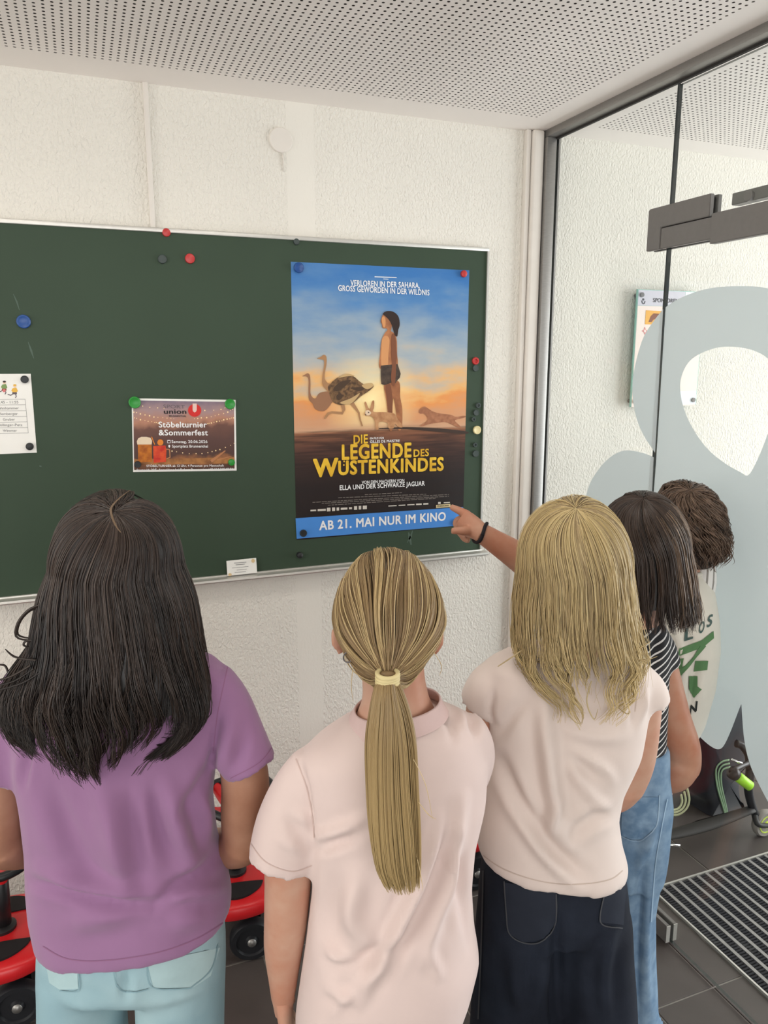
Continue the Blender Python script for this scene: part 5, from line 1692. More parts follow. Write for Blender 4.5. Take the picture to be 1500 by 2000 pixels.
bo1 = skin_obj(g1p, hd1 + arms1 + [torso_in, neck1, leg_skin(168, H1, atH(168, 1950, H1)[:2]), leg_skin(348, H1, atH(346, 1950, H1)[:2])], hn, SK_A)
face_bits(g1p, P1, bo1, 'brown')
for px in (168, 346):
    p = atH(px, 1950, H1); shoe(g1p, p[0], p[1], y1, M_SHOE)
hf1 = HairField(231, 1100, H1, (.101, .114, .120), (.22, -.55, .80), [(1150, 92, 371, H1 - .005, .113), (1200, 82, 380, H1 - .015, .108), (1250, 70, 386, H1 - .03, .10), (1300, 40, 394, H1 - .05, .085), (1350, 10, 398, H1 - .07, .066), (1400, 6, 392, H1 - .083, .052), (1445, 30, 352, H1 - .092, .044), (1482, 66, 306, H1 - .096, .036), (1518, 118, 268, H1 - .099, .028)], y1)
D1 = [(30, 25, 24), (44, 36, 33), (70, 56, 48), (22, 18, 18)]
T_ = hf1.T
ch = [shell(hf1, 1 + (T_ - 1) * .62, (24, 19, 18), -.006),
      grow(hf1, 2700, 170, (0, .30), (T_ * .9, T_ * 1.0), D1, 26, .0011, (.026, .6), .9, (-.006, .006), .004, seed=11, side=.30, mix=.85),
      grow(hf1, 600, 300, (0, .2), (T_ * .5, T_ * .98), [(70, 58, 52), (46, 38, 35), (86, 72, 64)], 26, .0007, (.024, .6), .5, (.001, .008), .006, seed=12, side=.25),
      free_strands([[(85, 1180, H1 - 0.070), (58, 1190, H1 - 0.070), (36, 1215, H1 - 0.070), (32, 1243, H1 - 0.070), (60, 1250, H1 - 0.070), (95, 1246, H1 - 0.070)], [(78, 1252, H1 - 0.080), (52, 1252, H1 - 0.080), (48, 1262, H1 - 0.080), (70, 1266, H1 - 0.080)], [(70, 1290, H1 - 0.110), (30, 1284, H1 - 0.110), (10, 1268, H1 - 0.110)],
                    [(60, 1300, H1 - 0.110), (20, 1322, H1 - 0.110), (-30, 1336, H1 - 0.110)], [(66, 1306, H1 - 0.110), (24, 1332, H1 - 0.110), (-40, 1345, H1 - 0.110)], [(15, 1312, H1 - 0.110), (8, 1300, H1 - 0.110), (-10, 1298, H1 - 0.110)], [(84, 1310, H1 - 0.120), (40, 1336, H1 - 0.120), (-20, 1352, H1 - 0.120)],
                    [(84, 1182, H1 - 0.065), (56, 1194, H1 - 0.065), (38, 1216, H1 - 0.065), (35, 1240, H1 - 0.065), (62, 1247, H1 - 0.065), (95, 1243, H1 - 0.065)]], .0022, D1)]
hr1 = hair_obj('hair', g1p, ch, HAIR_D)
# parting: narrow line of scalp at the crown
bhair = None
pp_ = crom(np.array([(254, 957), (232, 974), (217, 992), (219, 1010), (227, 1028), (236, 1040)], float), 24)
V, Fc = [], []
for i, (px, py) in enumerate(pp_):
    # on the crown of the hair ellipsoid
    d = ray(px, py); d = d / np.linalg.norm(d)
    E3 = np.array([RT, FH, UPZ])
    o_ = (E3 @ (CAM - hf1.c)) / (hf1.rad + .0052); dv = (E3 @ d) / (hf1.rad + .0052)
    A_, B_, C_ = dv @ dv, 2 * o_ @ dv, o_ @ o_ - 1
    disc_ = B_ * B_ - 4 * A_ * C_
    if disc_ < 0: continue
    p = CAM + d * (-B_ - math.sqrt(disc_)) / (2 * A_)
    wd = .0013 * math.sin(PI * (i + .7) / 25) + .0006
    V += [p - RT * wd, p + RT * wd]
Fc = [(2 * i, 2 * i + 1, 2 * i + 3, 2 * i + 2) for i in range(len(V) // 2 - 1)]
tag(obj('parting', V, Fc, mat('scalp', (104, 84, 64), .6), hr1, True), 'thin line of scalp')

# ================================================================== 2. girl with the ponytail
H2 = 1.13
g2p = thing('person', (*atH(760, 1900, H2)[:2], 0), 'person with blonde ponytail, hoop earring and pale pink T-shirt in the middle', 'person')
tor = [R(1392, 684, 866, H2, .060, -24, 2.1), R(1404, 660, 880, H2, .068, -32), R(1424, 610, 912, H2, .078, -52), R(1452, 580, 934, H2, .088, -52), R(1500, 588, 950, H2, .096, -24), R(1560, 600, 946, H2, .102), R(1640, 612, 928, H2, .104), R(1720, 612, 921, H2, .106),
       R(1800, 600, 924, H2, .110), R(1860, 592, 934, H2, .116), R(1920, 584, 920, H2, .122), R(1960, 578, 906, H2, .124, -6), R(1985, 578, 900, H2, .124, -6)]
slv_l = limb([(620, 1490, H2, 52), (590, 1540, H2, 60), (566, 1610, H2 - .005, 66), (550, 1684, H2 - .01, 66)], 20)
slv_r = limb([(898, 1424, H2, 48), (915, 1470, H2 + .02, 50), (906, 1520, H2 + .06, 46)], 20)
f2 = [([(862, 1600), (840, 1680), (790, 1790), (700, 1960)], 11, .010), ([(905, 1560), (880, 1700), (850, 1800), (830, 1880)], 11, .008), ([(880, 1640), (830, 1760), (770, 1880)], 11, -.006), ([(616, 1642), (660, 1622), (712, 1600)], 9, .006), ([(620, 1655), (690, 1640)], 9, -.006),
      ([(700, 1710), (690, 1790), (720, 1840)], 16, .007), ([(650, 1720), (640, 1800), (660, 1860)], 16, -.005), ([(640, 1850), (660, 1872), (700, 1874)], 8, .006), ([(650, 1890), (720, 1870), (780, 1840)], 12, -.006), ([(640, 1930), (690, 1955)], 10, .005), ([(840, 1860), (860, 1910)], 7, .006),
      ([(584, 1486), (600, 1540), (612, 1640)], 4, -.004), ([(560, 1600), (590, 1630)], 8, -.004), ([(575, 1590), (604, 1604)], 8, .004), ([(545, 1640), (590, 1665)], 8, .004), ([(862, 1385), (880, 1420), (884, 1450)], 6, -.005), ([(892, 1380), (908, 1420)], 6, .005), ([(915, 1395), (930, 1440)], 6, -.004),
      ([(895, 1640), (905, 1760), (920, 1850)], 9, -.005), ([(720, 1900), (650, 1980)], 9, .004)]
cL = atH(550, 1684, H2 - .01); dL = cL - atH(566, 1610, H2 - .005)
topc = atH(775, 1392, H2)
sh2, b2 = cloth('t_shirt', g2p, [loft(tor), slv_l, slv_r], M_PINK, f2, openings=[(cL, dL, 66 * mpp(cL)), (topc, UPZ, .075)])
M_STITCH2 = mat('pink_seam', (206, 182, 174), .9)
decal_line('cuff_stitch', [(490, 1648), (520, 1684), (570, 1702), (610, 1690)], 2, b2, M_STITCH2, sh2, .0006, 30)
decal_line('sleeve_seam', [(578, 1482), (596, 1530), (608, 1580), (614, 1636)], 2.2, b2, M_STITCH2, sh2, .0006, 30)
# ribbed collar
V, Fc = loft([R(1404, 672, 876, H2, .0745, -30, 2.1, 48), R(1392, 680, 868, H2, .0685, -28, 2.1, 48), R(1376, 690, 862, H2, .0625, -26, 2.1, 48), R(1373, 693, 859, H2, .0605, -26, 2.1, 48), R(1376, 695, 857, H2, .0585, -26, 2.1, 48), R(1396, 690, 862, H2, .062, -28, 2.1, 48)], cap=False)
col2 = obj('collar', V, Fc, mat('pink_rib', (214, 188, 184), .85, .2, var=.05, bump=.3, bscale=600), sh2, True)
hips = [R(1880, 600, 900, H2, .10), R(1960, 596, 898, H2, .108), R(2030, 600, 894, H2, .10)]
lf, rf = atH(674, 1950, H2)[:2], atH(822, 1950, H2)[:2]
tr2, _ = cloth('shorts', g2p, [loft(hips), loft([R(2000, 600, 742, H2, .095), R(2100, 602, 744, H2, .09)]), loft([R(2000, 752, 892, H2, .095), R(2100, 752, 890, H2, .09)])], M_JEANL, voxel=.0075)
hd2, P2 = head_geo(atH(757, 1222, H2 + .004), 0, H2 - 0.180, 0, .003)
neck2 = limb([(764, 1262, H2 + .004, 62), (768, 1320, H2 + .002, 62), (772, 1362, H2, 66), (774, 1400, H2, 82)], 18)
arms2 = [limb([(622, 1486, H2, 42), (592, 1550, H2, 47), (566, 1640, H2 - .005, 48), (562, 1730, H2, 46), (558, 1800, H2 + .005, 43), (554, 1850, H2 + .01, 39), (553, 1900, H2 + .015, 31), (553, 1945, H2 + .02, 24), (553, 1985, H2 + .024, 16)], 16),
         limb([(896, 1424, H2, 40), (912, 1490, H2 + .03, 42), (900, 1580, H2 + .06, 40), (890, 1640, H2 + .08, 36), (850, 1660, H2 + .15, 30), (790, 1660, H2 + .20, 23)], 16)]
w2a = atH(553, 1940, H2 + .02); w2b = atH(790, 1660, H2 + .20)
hn = [hand_geo(w2a, -UPZ + RT * .06 + FH * .1, 1, .95, (.25, .3, .35, .4), .45, .05, FH), hand_geo(w2b, -RT, 1, .95, (.5, .5, .5, .5), .5, .05, UPZ)]
tin = loft([R(1400, 705, 835, H2, .045), R(1440, 640, 890, H2, .06, -40), R(1520, 625, 905, H2, .075), R(1700, 640, 895, H2, .08), R(1960, 625, 875, H2, .085)])
def bare_leg(cx, H, foot):
    a_ = atH(cx, 2000, H)
    return tubegeo([a_, (foot[0], foot[1], .40), (foot[0], foot[1], .30), (foot[0], foot[1], .05)], [.064, .046, .048, .032], 16, 14)
bo2 = skin_obj(g2p, hd2 + [neck2, tin, bare_leg(674, H2, lf), bare_leg(822, H2, rf)] + arms2, hn, SK_B)
face_bits(g2p, P2, bo2, 'blue')
for p in (lf, rf): shoe(g2p, p[0], p[1], 0, M_SHOE)
# hair swept back into the tie
tie = atH(757, 1319, H2 - 0.120)
hc2 = atH(758, 1207, H2); rad2 = np.array([.0855, .104, .1080])
def swept(n, r, cols, M, off, seed, clumps):
    g = np.random.default_rng(seed)
    pole = np.array([0.0, -.80, -.60])
    up = np.array([0, -.6, .8]); rt_ = np.array([1.0, 0, 0])
    caz = g.uniform(-PI, PI, clumps)
    ci = g.integers(0, clumps, n)
    az = caz[ci] + g.normal(0, 1.2 * PI / clumps, n)
    wup = (1 + np.cos(az)) / 2
    phm = np.radians(30 + 122 * wup ** 1.25)
    s = np.linspace(0, 1, M)[None]
    ph = phm[:, None] * (1 - s * (.93 + .05 * g.random((n, 1)))) * (.80 + .20 * np.sqrt(g.random((n, 1))))
    azt = az[:, None] + .10 * np.sin(2.2 * PI * s + caz[ci][:, None] * 5) * (1 - s) + (caz[ci] - az)[:, None] * .6 * s
    D = np.cos(ph)[..., None] * pole + np.sin(ph)[..., None] * (np.cos(azt)[..., None] * up + np.sin(azt)[..., None] * rt_)
    o = g.uniform(off[0], off[1], n)[:, None] * np.sin(PI * (.1 + .9 * s))
    Q = D * (rad2 + o[..., None])
    Q[..., 0] *= 1 - .30 * np.clip(-Q[..., 2] / .11, 0, 1) ** 1.1
    P_ = hc2 + Q[..., :1] * RT + Q[..., 1:2] * FH + Q[..., 2:3] * UPZ
    k = np.clip((s - .70) / .30, 0, 1) ** 1.5
    rr_ = .0118 * np.sqrt(g.random(n)); an_ = g.uniform(0, 2 * PI, n)
    tgt = (tie + (rr_ * (.55 * np.cos(an_) + .45 * np.sin(az)))[:, None] * RT + (rr_ * np.sin(an_))[:, None] * FH)[:, None, :]
    P_ = P_ * (1 - k[..., None]) + tgt * k[..., None]
    rad = np.broadcast_to(r * (.75 + .5 * g.random((n, 1))) * np.clip(.25 + s * 6, 0, 1), (n, M))
    w = g.dirichlet(np.full(len(cols), .6), clumps)[ci] * .35 + g.dirichlet(np.full(len(cols), .6), n) * .65
    C = (w @ np.array([lin(c)[:3] for c in cols]))[:, None, :] * np.ones((1, M, 1))
    return strands_mesh(P_, rad, C)
B2 = [(126, 102, 72), (150, 124, 88), (104, 84, 60), (176, 150, 106)]
# scalp cap
sv, sq = [], []
nu, nv = 40, 22
for j in range(nv):
    for i in range(nu):
        az = 2 * PI * i / nu; wup = (1 + math.cos(az)) / 2
        ph = math.radians(27 + 116 * wup ** 1.25) * j / (nv - 1)
        D = math.cos(ph) * np.array([0, -.80, -.60]) + math.sin(ph) * (math.cos(az) * np.array([0, -.6, .8]) + math.sin(az) * np.array([1.0, 0, 0]))
        Q = D * (rad2 - .004)
        Q[0] *= 1 - .30 * min(max(-Q[2] / .11, 0), 1) ** 1.1
        sv.append(hc2 + Q[0] * RT + Q[1] * FH + Q[2] * UPZ)
for j in range(nv - 1):
    for i in range(nu):
        sq.append((j * nu + i, j * nu + (i + 1) % nu, (j + 1) * nu + (i + 1) % nu, (j + 1) * nu + i))
capm = (np.array(sv), np.array(sq), np.broadcast_to(np.array(lin((88, 70, 50))[:3]), (len(sv), 3)))
def tress(rows, n, r, cols, M, seed, clumps, tip, jag):
    g = np.random.default_rng(seed)
    K = np.array([np.concatenate([atH((a_ + b_) / 2, y_, H_), [(b_ - a_) / 2 * mpp(atH((a_ + b_) / 2, y_, H_)), d_]]) for y_, a_, b_, H_, d_ in rows])
    fine = crom(K, 60)
    ca = g.uniform(0, 2 * PI, clumps); cr = np.sqrt(g.random(clumps)); ce = g.random(clumps)
    ci = g.integers(0, clumps, n)
    an = ca[ci] + g.normal(0, .18, n); rr = np.clip(cr[ci] + g.normal(0, .12, n), 0, H2 - 0.160)
    end = 1 - jag * np.clip(ce[ci] + g.normal(0, .2, n), 0, 1)
    s = np.linspace(0, 1, M)[None] * end[:, None]
    u = s * 59; i = np.clip(u.astype(int), 0, 58); f = (u - i)[..., None]
    row = fine[i] * (1 - f) + fine[i + 1] * f
    wob = .0016 * np.sin(5 * s + ca[ci][:, None] * 3)
    x = rr[:, None] * np.cos(an)[:, None]; y = rr[:, None] * np.sin(an)[:, None]
    P_ = row[..., :3] + (row[..., 3] * x + wob)[..., None] * RT + (row[..., 4] * y)[..., None] * FH
    rad = np.broadcast_to(r * (.75 + .5 * g.random((n, 1))) * np.clip(1.1 - .8 * np.linspace(0, 1, M)[None] ** 4, .2, 1), (n, M))
    w = g.dirichlet(np.full(len(cols), .6), clumps)[ci] * .6 + g.dirichlet(np.full(len(cols), .6), n) * .4
    C = (w @ np.array([lin(c)[:3] for c in cols]))[:, None, :] * np.ones((1, M, 1))
    kk = (s ** 1.3 * .6)[..., None]
    C = C * (1 - kk) + np.array(lin(tip)[:3]) * kk
    return strands_mesh(P_, rad, C)
tail = [(1322, 742, 774, H2 - 0.120, .016), (1345, 732, 784, H2 - 0.128, .019), (1390, 722, 800, H2 - 0.135, .022), (1450, 714, 812, H2 - 0.140, .024), (1540, 715, 817, H2 - 0.144, .024), (1620, 719, 822, H2 - 0.146, .022), (1690, 730, 824, H2 - 0.147, .018), (1738, 752, 822, H2 - 0.147, .012)]
_pv, _pf = tubegeo([atH(757, 1310, H2 - .118), atH(757, 1314, H2 - .119), atH(757, 1326, H2 - .12), atH(757, 1350, H2 - .126)], [.002, .0115, .0125, .014], 16, 10, cap=False)
plug = (np.array(_pv), np.array(_pf), np.broadcast_to(np.array(lin((128, 104, 72))[:3]), (len(_pv), 3)))
hr2 = hair_obj('hair', g2p, [capm, plug, swept(3600, .0008, B2, 22, (-.002, .004), 21, 320), swept(160, .0006, [(190, 164, 118), (206, 182, 136)], 22, (.003, .009), 22, 90)], HAIR)
tl2 = hair_obj('ponytail', g2p, [tress(tail, 1500, .0010, [(132, 108, 74), (160, 134, 92), (112, 90, 62), (190, 164, 116)], 22, 23, 90, (204, 178, 126), .17),
                                 free_strands([[(800, 1470, H2 - 0.150), (830, 1530, H2 - 0.160), (845, 1600, H2 - 0.165)], [(812, 1560, H2 - 0.150), (836, 1590, H2 - 0.160), (852, 1600, H2 - 0.165)], [(805, 1640, H2 - 0.150), (820, 1700, H2 - 0.160), (826, 1740, H2 - 0.165)], [(690, 1300, H2 - 0.080), (686, 1340, H2 - 0.080), (690, 1370, H2 - 0.080)], [(845, 1270, H2 - 0.060), (862, 1300, H2 - 0.060), (858, 1320, H2 - 0.060)]], .0006, [(206, 180, 130)])], HAIR)
wr = []
for k_ in range(4):
    c = atH(757, 1316 + k_ * 6, H2 - 0.122)
    a1, a2 = RT * .0145, FH * .0145
    pts = [c + a1 * math.cos(t) + a2 * math.sin(t) + UPZ * (.0015 * math.sin(t + k_)) for t in np.linspace(0, 2 * PI, 25)]
    wr.append(tubegeo(pts, .0036, 8, cap=False))
V, Fc = merge(wr)
tie_o = obj('hair_tie', V, Fc, mat('cream_elastic', (216, 200, 150), .7, .3, bump=.2, bscale=800), g2p, True)
ec = atH(679, 1284, H2 - .065)
pts = [ec + RT * .0062 * math.cos(t) + UPZ * .0078 * math.sin(t) for t in np.linspace(0, 2 * PI, 25)]
V, Fc = tubegeo(pts, .0011, 8, cap=False)
tag(obj('earring', V, Fc, mat('dark_silver', (120, 116, 116), .3, .5, .9), g2p, True), 'small silver hoop')

# ================================================================== 3. blonde girl with loose hair
H3 = 1.30
g3p = thing('person', (*atH(1090, 1800, H3)[:2], 0), 'person with loose wavy blonde hair, pale beige T-shirt and dark navy jeans', 'person')
tor = [R(1262, 1060, 1190, H3, .05), R(1276, 990, 1240, H3, .068), R(1296, 952, 1268, H3, .08, 8), R(1330, 944, 1272, H3, .09), R(1390, 954, 1262, H3, .10), R(1460, 958, 1246, H3, .104), R(1530, 946, 1212, H3, .106), R(1580, 936, 1203, H3, .108),
       R(1630, 930, 1210, H3, .112, 10), R(1655, 930, 1219, H3, .116, 26), R(1672, 932, 1221, H3, .117, 32)]
slv_l = limb([(984, 1316, H3, 40), (958, 1342, H3, 46), (938, 1378, H3 + .01, 45)], 20)
slv_r = limb([(1226, 1318, H3, 44), (1256, 1350, H3, 46), (1270, 1386, H3 - .005, 42)], 20)
f3 = [([(1062, 1370), (1068, 1450), (1088, 1600), (1110, 1650)], 13, .010), ([(1092, 1560), (1075, 1600), (1078, 1650)], 8, .006), ([(975, 1480), (1020, 1580), (1080, 1660), (1140, 1712)], 11, -.009), ([(1000, 1560), (1060, 1660), (1130, 1735)], 11, .006), ([(1130, 1470), (1180, 1500), (1200, 1530)], 7, .005), ([(1110, 1500), (1160, 1560), (1195, 1590)], 8, .005),
      ([(1120, 1480), (1170, 1530)], 7, -.005), ([(1110, 1640), (1160, 1600), (1200, 1590)], 10, -.006), ([(1100, 1420), (1160, 1440), (1220, 1440)], 10, .004), ([(965, 1350), (958, 1390), (966, 1420)], 5, -.005), ([(970, 1440), (1000, 1400), (1030, 1360)], 10, -.004), ([(1250, 1330), (1240, 1380), (1236, 1420)], 6, -.005), ([(1262, 1350), (1255, 1400)], 5, .004)]
cL = atH(938, 1378, H3 + .01); dL = cL - atH(958, 1342, H3)
cR = atH(1270, 1386, H3 - .005); dR = cR - atH(1256, 1350, H3)
sh3, b3 = cloth('t_shirt', g3p, [loft(tor), slv_l, slv_r], M_BEIGE, f3, openings=[(cL, dL, 45 * mpp(cL)), (cR, dR, 42 * mpp(cR))])
M_STITCH3 = mat('beige_seam', (204, 186, 174), .9)
decal_line('hem_stitch', [(936, 1664), (985, 1698), (1060, 1722), (1130, 1727), (1190, 1718), (1216, 1700)], 2, b3, M_STITCH3, sh3, .0006, 40)
decal_line('sleeve_seam', [(1262, 1300), (1248, 1340), (1240, 1390)], 1.8, b3, M_STITCH3, sh3, .0006, 20)
hips = [R(1620, 946, 1205, H3, .098), R(1690, 940, 1216, H3, .108), R(1745, 934, 1222, H3, .113), R(1785, 934, 1224, H3, .105)]
lfx, rfx = atH(1010, 1900, H3)[:2], atH(1156, 1900, H3)[:2]
lg = [leg_rings([(1010, 1770, H3, 76, .105), (1008, 1880, H3, 84, .104), (1004, 2010, H3, 86, .104)], lfx, .098),
      leg_rings([(1156, 1770, H3, 70, .105), (1160, 1880, H3, 74, .104), (1166, 2010, H3, 74, .104)], rfx, .09)]
tr3, bt3 = cloth('jeans', g3p, [loft(hips)] + lg, M_JEAND, [([(1088, 1790), (1086, 1900), (1084, 2000)], 8, -.012), ([(1060, 1860), (1040, 2000)], 12, .006), ([(1200, 1800), (1180, 1900), (1186, 2000)], 10, .006), ([(1000, 1870), (1020, 1990)], 12, .005)], wob=(.002, (12, 12, 8)), voxel=.0075)
M_ST_D = mat('denim_seam_dark', (70, 72, 76), .9); M_PK_D = mat('denim_pocket_dark', (42, 47, 58), .85, .2, var=.12, vscale=24)
decal_poly('back_pocket', [(986, 1722), (1086, 1740), (1086, 1800), (1062, 1832), (1022, 1840), (994, 1822)], bt3, M_PK_D, tr3)
decal_poly('back_pocket', [(1178, 1740), (1222, 1725), (1216, 1806), (1186, 1802), (1168, 1800)], bt3, M_PK_D, tr3)
for pts in ([(986, 1720), (990, 1780), (996, 1822), (1024, 1840), (1060, 1836), (1084, 1800), (1086, 1745)], [(1180, 1742), (1172, 1800), (1214, 1812)], [(946, 1700), (942, 1850), (936, 1990)]):
    decal_line('seam', pts, 2.4, bt3, M_ST_D, tr3, .0026, 40)
hd3, P3_ = head_geo(atH(1117, 1108, H3 + .004), -17, 1.02)
neck3 = limb([(1118, 1150, H3 + .005, 54), (1120, 1220, H3 + .003, 54), (1122, 1280, H3, 66)], 18)
arms3 = [limb([(984, 1312, H3, 36), (956, 1350, H3 + .005, 40), (948, 1430, H3 + .03, 40), (955, 1520, H3 + .08, 38), (985, 1560, H3 + .14, 31), (1060, 1560, H3 + .20, 23)], 16),
         limb([(1222, 1312, H3, 36), (1252, 1350, H3, 38), (1250, 1420, H3, 38), (1240, 1490, H3 + .01, 37), (1222, 1540, H3 + .025, 34)], 16),
         limb([(1226, 1528, H3 + .015, 35), (1205, 1555, H3 + .06, 31), (1160, 1570, H3 + .16, 24), (1120, 1565, H3 + .2, 22)], 16)]
hn = [hand_geo(atH(1060, 1560, H3 + .20), RT, -1, .92, (.5, .5, .5, .5), .5, .05, UPZ), hand_geo(atH(1120, 1565, H3 + .20) , -RT * .5 + FH * .9, 1, .92, (.4, .4, .4, .4), .5, .05, UPZ)]
tin = loft([R(1275, 1070, 1180, H3, .045), R(1310, 985, 1235, H3, .06), R(1400, 985, 1232, H3, .075), R(1560, 965, 1185, H3, .082), R(1720, 965, 1190, H3, .085)])
bo3 = skin_obj(g3p, hd3 + arms3 + [tin, neck3, leg_skin(1010, H3, lfx), leg_skin(1156, H3, rfx)], hn, SK_B)
face_bits(g3p, P3_, bo3, 'blue')
for p in (lfx, rfx): shoe(g3p, p[0], p[1], -12, M_SHOE)
hf3 = HairField(1119, 1100, H3, (.0945, .112, .1165), (-.12, -.42, .90), [(1150, 1007, 1231, H3 - .004, .112), (1200, 1004, 1236, H3 - .012, .107), (1250, 1004, 1246, H3 - .03, .094), (1290, 1016, 1252, H3 - .052, .074), (1330, 1046, 1240, H3 - .075, .052), (1370, 1076, 1222, H3 - .09, .036), (1412, 1092, 1200, H3 - .10, .026)], -17, 74)
B3 = [(138, 116, 86), (176, 153, 112), (84, 69, 52), (206, 187, 144)]
T_ = hf3.T
ch = [shell(hf3, 1 + (T_ - 1) * .26, (84, 67, 48), -.008),
      grow(hf3, 1900, 120, (0, .25), (1 + (T_ - 1) * .26, 1 + (T_ - 1) * .60), B3, 26, .0010, (.016, .95), .88, (-.006, .005), .006, grad=(202, 179, 130), seed=31, side=.12, mix=.85),
      grow(hf3, 420, 36, (0, .25), (1 + (T_ - 1) * .55, T_ * .98), B3[:2] + [B3[3]], 26, .0011, (.018, 1.6), .9, (-.002, .006), .008, grad=(222, 198, 140), seed=32),
      grow(hf3, 260, 200, (0, .3), (.9, T_ * .9), [(214, 194, 146), (196, 172, 122)], 24, .0006, (.016, 1.1), .3, (.003, .012), .012, seed=33),
      free_strands([[(1030, 1262, 1.24), (1005, 1280, 1.22), (978, 1298, 1.22), (972, 1302, 1.22)], [(1230, 1270, 1.23), (1252, 1286, 1.21), (1266, 1290, 1.2)], [(1228, 1276, 1.22), (1256, 1262, 1.21), (1272, 1252, 1.2)], [(1236, 1262, 1.23), (1250, 1290, 1.2), (1284, 1282, 1.19)],
                    [(1155, 1330, 1.2), (1146, 1370, 1.19), (1160, 1405, 1.19), (1168, 1385, 1.19)], [(1200, 1330, 1.2), (1202, 1372, 1.19), (1224, 1394, 1.19), (1230, 1388, 1.185)], [(1096, 1330, 1.2), (1100, 1380, 1.19), (1124, 1410, 1.19), (1136, 1412, 1.185)]], .0013, [B3[1], B3[3]])]
hair_obj('hair', g3p, ch, HAIR)

# ================================================================== 4. dark-haired girl pointing at the poster
H4 = 1.55
g4p = thing('person', (*atH(1250, 1700, H4)[:2], 0), 'person with shoulder-length dark hair in black striped T-shirt and blue dungarees, pointing at the poster', 'person')
def striped():
    m = bpy.data.materials.new('black_white_stripes'); m.use_nodes = True
    nt = m.node_tree; b = nt.nodes['Principled BSDF']; L_ = nt.links.new
    b.inputs['Roughness'].default_value = .85
    g = nt.nodes.new('ShaderNodeTexCoord')
    ax = atH(1312, 1330, H4) - atH(1262, 1225, H4); ax /= np.linalg.norm(ax)
    dp = nt.nodes.new('ShaderNodeVectorMath'); dp.operation = 'DOT_PRODUCT'; dp.inputs[1].default_value = tuple(ax)
    L_(g.outputs['Object'], dp.inputs[0])
    ml = nt.nodes.new('ShaderNodeMath'); ml.operation = 'MULTIPLY'; ml.inputs[1].default_value = 1 / .0135
    L_(dp.outputs['Value'], ml.inputs[0])
    fr = nt.nodes.new('ShaderNodeMath'); fr.operation = 'FRACT'; L_(ml.outputs[0], fr.inputs[0])
    gt = nt.nodes.new('ShaderNodeMath'); gt.operation = 'GREATER_THAN'; gt.inputs[1].default_value = .76; L_(fr.outputs[0], gt.inputs[0])
    mx = nt.nodes.new('ShaderNodeMix'); mx.data_type = 'RGBA'; mx.inputs['A'].default_value = lin((30, 30, 33)); mx.inputs['B'].default_value = lin((214, 212, 210))
    L_(gt.outputs[0], mx.inputs['Factor']); L_(mx.outputs['Result'], b.inputs['Base Color'])
    return m
M_STRIPE = striped()
tor = [R(1205, 1185, 1270, H4, .05), R(1222, 1150, 1300, H4, .066), R(1245, 1135, 1306, H4, .08), R(1300, 1140, 1300, H4, .092), R(1380, 1150, 1296, H4, .098), R(1450, 1156, 1292, H4, .098), R(1530, 1160, 1296, H4, .10)]
slv_r = limb([(1270, 1246, H4, 34), (1284, 1270, H4 - .005, 37), (1296, 1308, H4 - .01, 36)], 20)
slv_l = limb([(1172, 1246, H4, 34), (1160, 1256, H4 + .04, 36), (1150, 1250, H4 + .08, 34)], 20)
cR = atH(1296, 1308, H4 - .01); dR = cR - atH(1284, 1270, H4 - .005)
sh4, b4 = cloth('t_shirt', g4p, [loft(tor), slv_r, slv_l], M_STRIPE, [([(1285, 1240), (1275, 1300)], 6, -.004)], openings=[(cR, dR, 36 * mpp(cR))])
hips = [R(1440, 1150, 1298, H4, .104), R(1500, 1156, 1298, H4, .106), R(1560, 1166, 1305, H4, .11), R(1620, 1160, 1298, H4, .112), R(1690, 1156, 1288, H4, .106)]
l4, r4 = atH(1196, 1850, H4)[:2], atH(1242, 1850, H4)[:2]
lg = [leg_rings([(1192, 1640, H4 + .02, 42, .09), (1194, 1780, H4 + .02, 42, .085), (1196, 2000, H4 + .02, 42, .08)], atH(1196, 1900, H4 + .02)[:2], .055),
      leg_rings([(1246, 1640, H4 - .01, 46, .09), (1234, 1760, H4 - .01, 40, .085), (1234, 1870, H4 - .01, 41, .08), (1238, 2010, H4 - .01, 43, .08)], atH(1236, 1900, H4 - .01)[:2], .058)]
tr4, bt4 = cloth('dungarees', g4p, [loft(hips)] + lg, M_JEANW, [([(1262, 1660), (1250, 1760), (1244, 1900), (1246, 2000)], 5, -.008), ([(1282, 1600), (1262, 1660), (1250, 1700)], 8, .006), ([(1230, 1700), (1226, 1860)], 7, .006), ([(1270, 1720), (1262, 1860), (1268, 1980)], 6, .004), ([(1210, 1650), (1250, 1640), (1280, 1610)], 6, -.006)], wob=(.003, (20, 20, 9)), voxel=.0065)
M_PK_W = mat('denim_pocket_washed', (98, 128, 158), .85, .2, vscale=40, c2=(132, 160, 186)); M_ST_W = mat('denim_seam_washed', (152, 178, 200), .9)
decal_poly('back_pocket', [(1216, 1556), (1286, 1556), (1282, 1612), (1256, 1640), (1214, 1632)], bt4, M_PK_W, tr4)
for pts in ([(1214, 1632), (1240, 1642), (1258, 1640), (1282, 1610), (1287, 1552)], [(1302, 1560), (1290, 1620), (1278, 1700), (1270, 1800)]):
    decal_line('seam', pts, 2, bt4, M_ST_W, tr4, .0026, 30)
hd4, P4 = head_geo(atH(1248, 1070, H4 + .004), -29, 1.0)
neck4 = limb([(1246, 1110, H4 + .005, 46), (1240, 1170, H4 + .002, 46), (1232, 1225, H4, 54)], 16)
wrist4 = (936, 1038, 1.66)
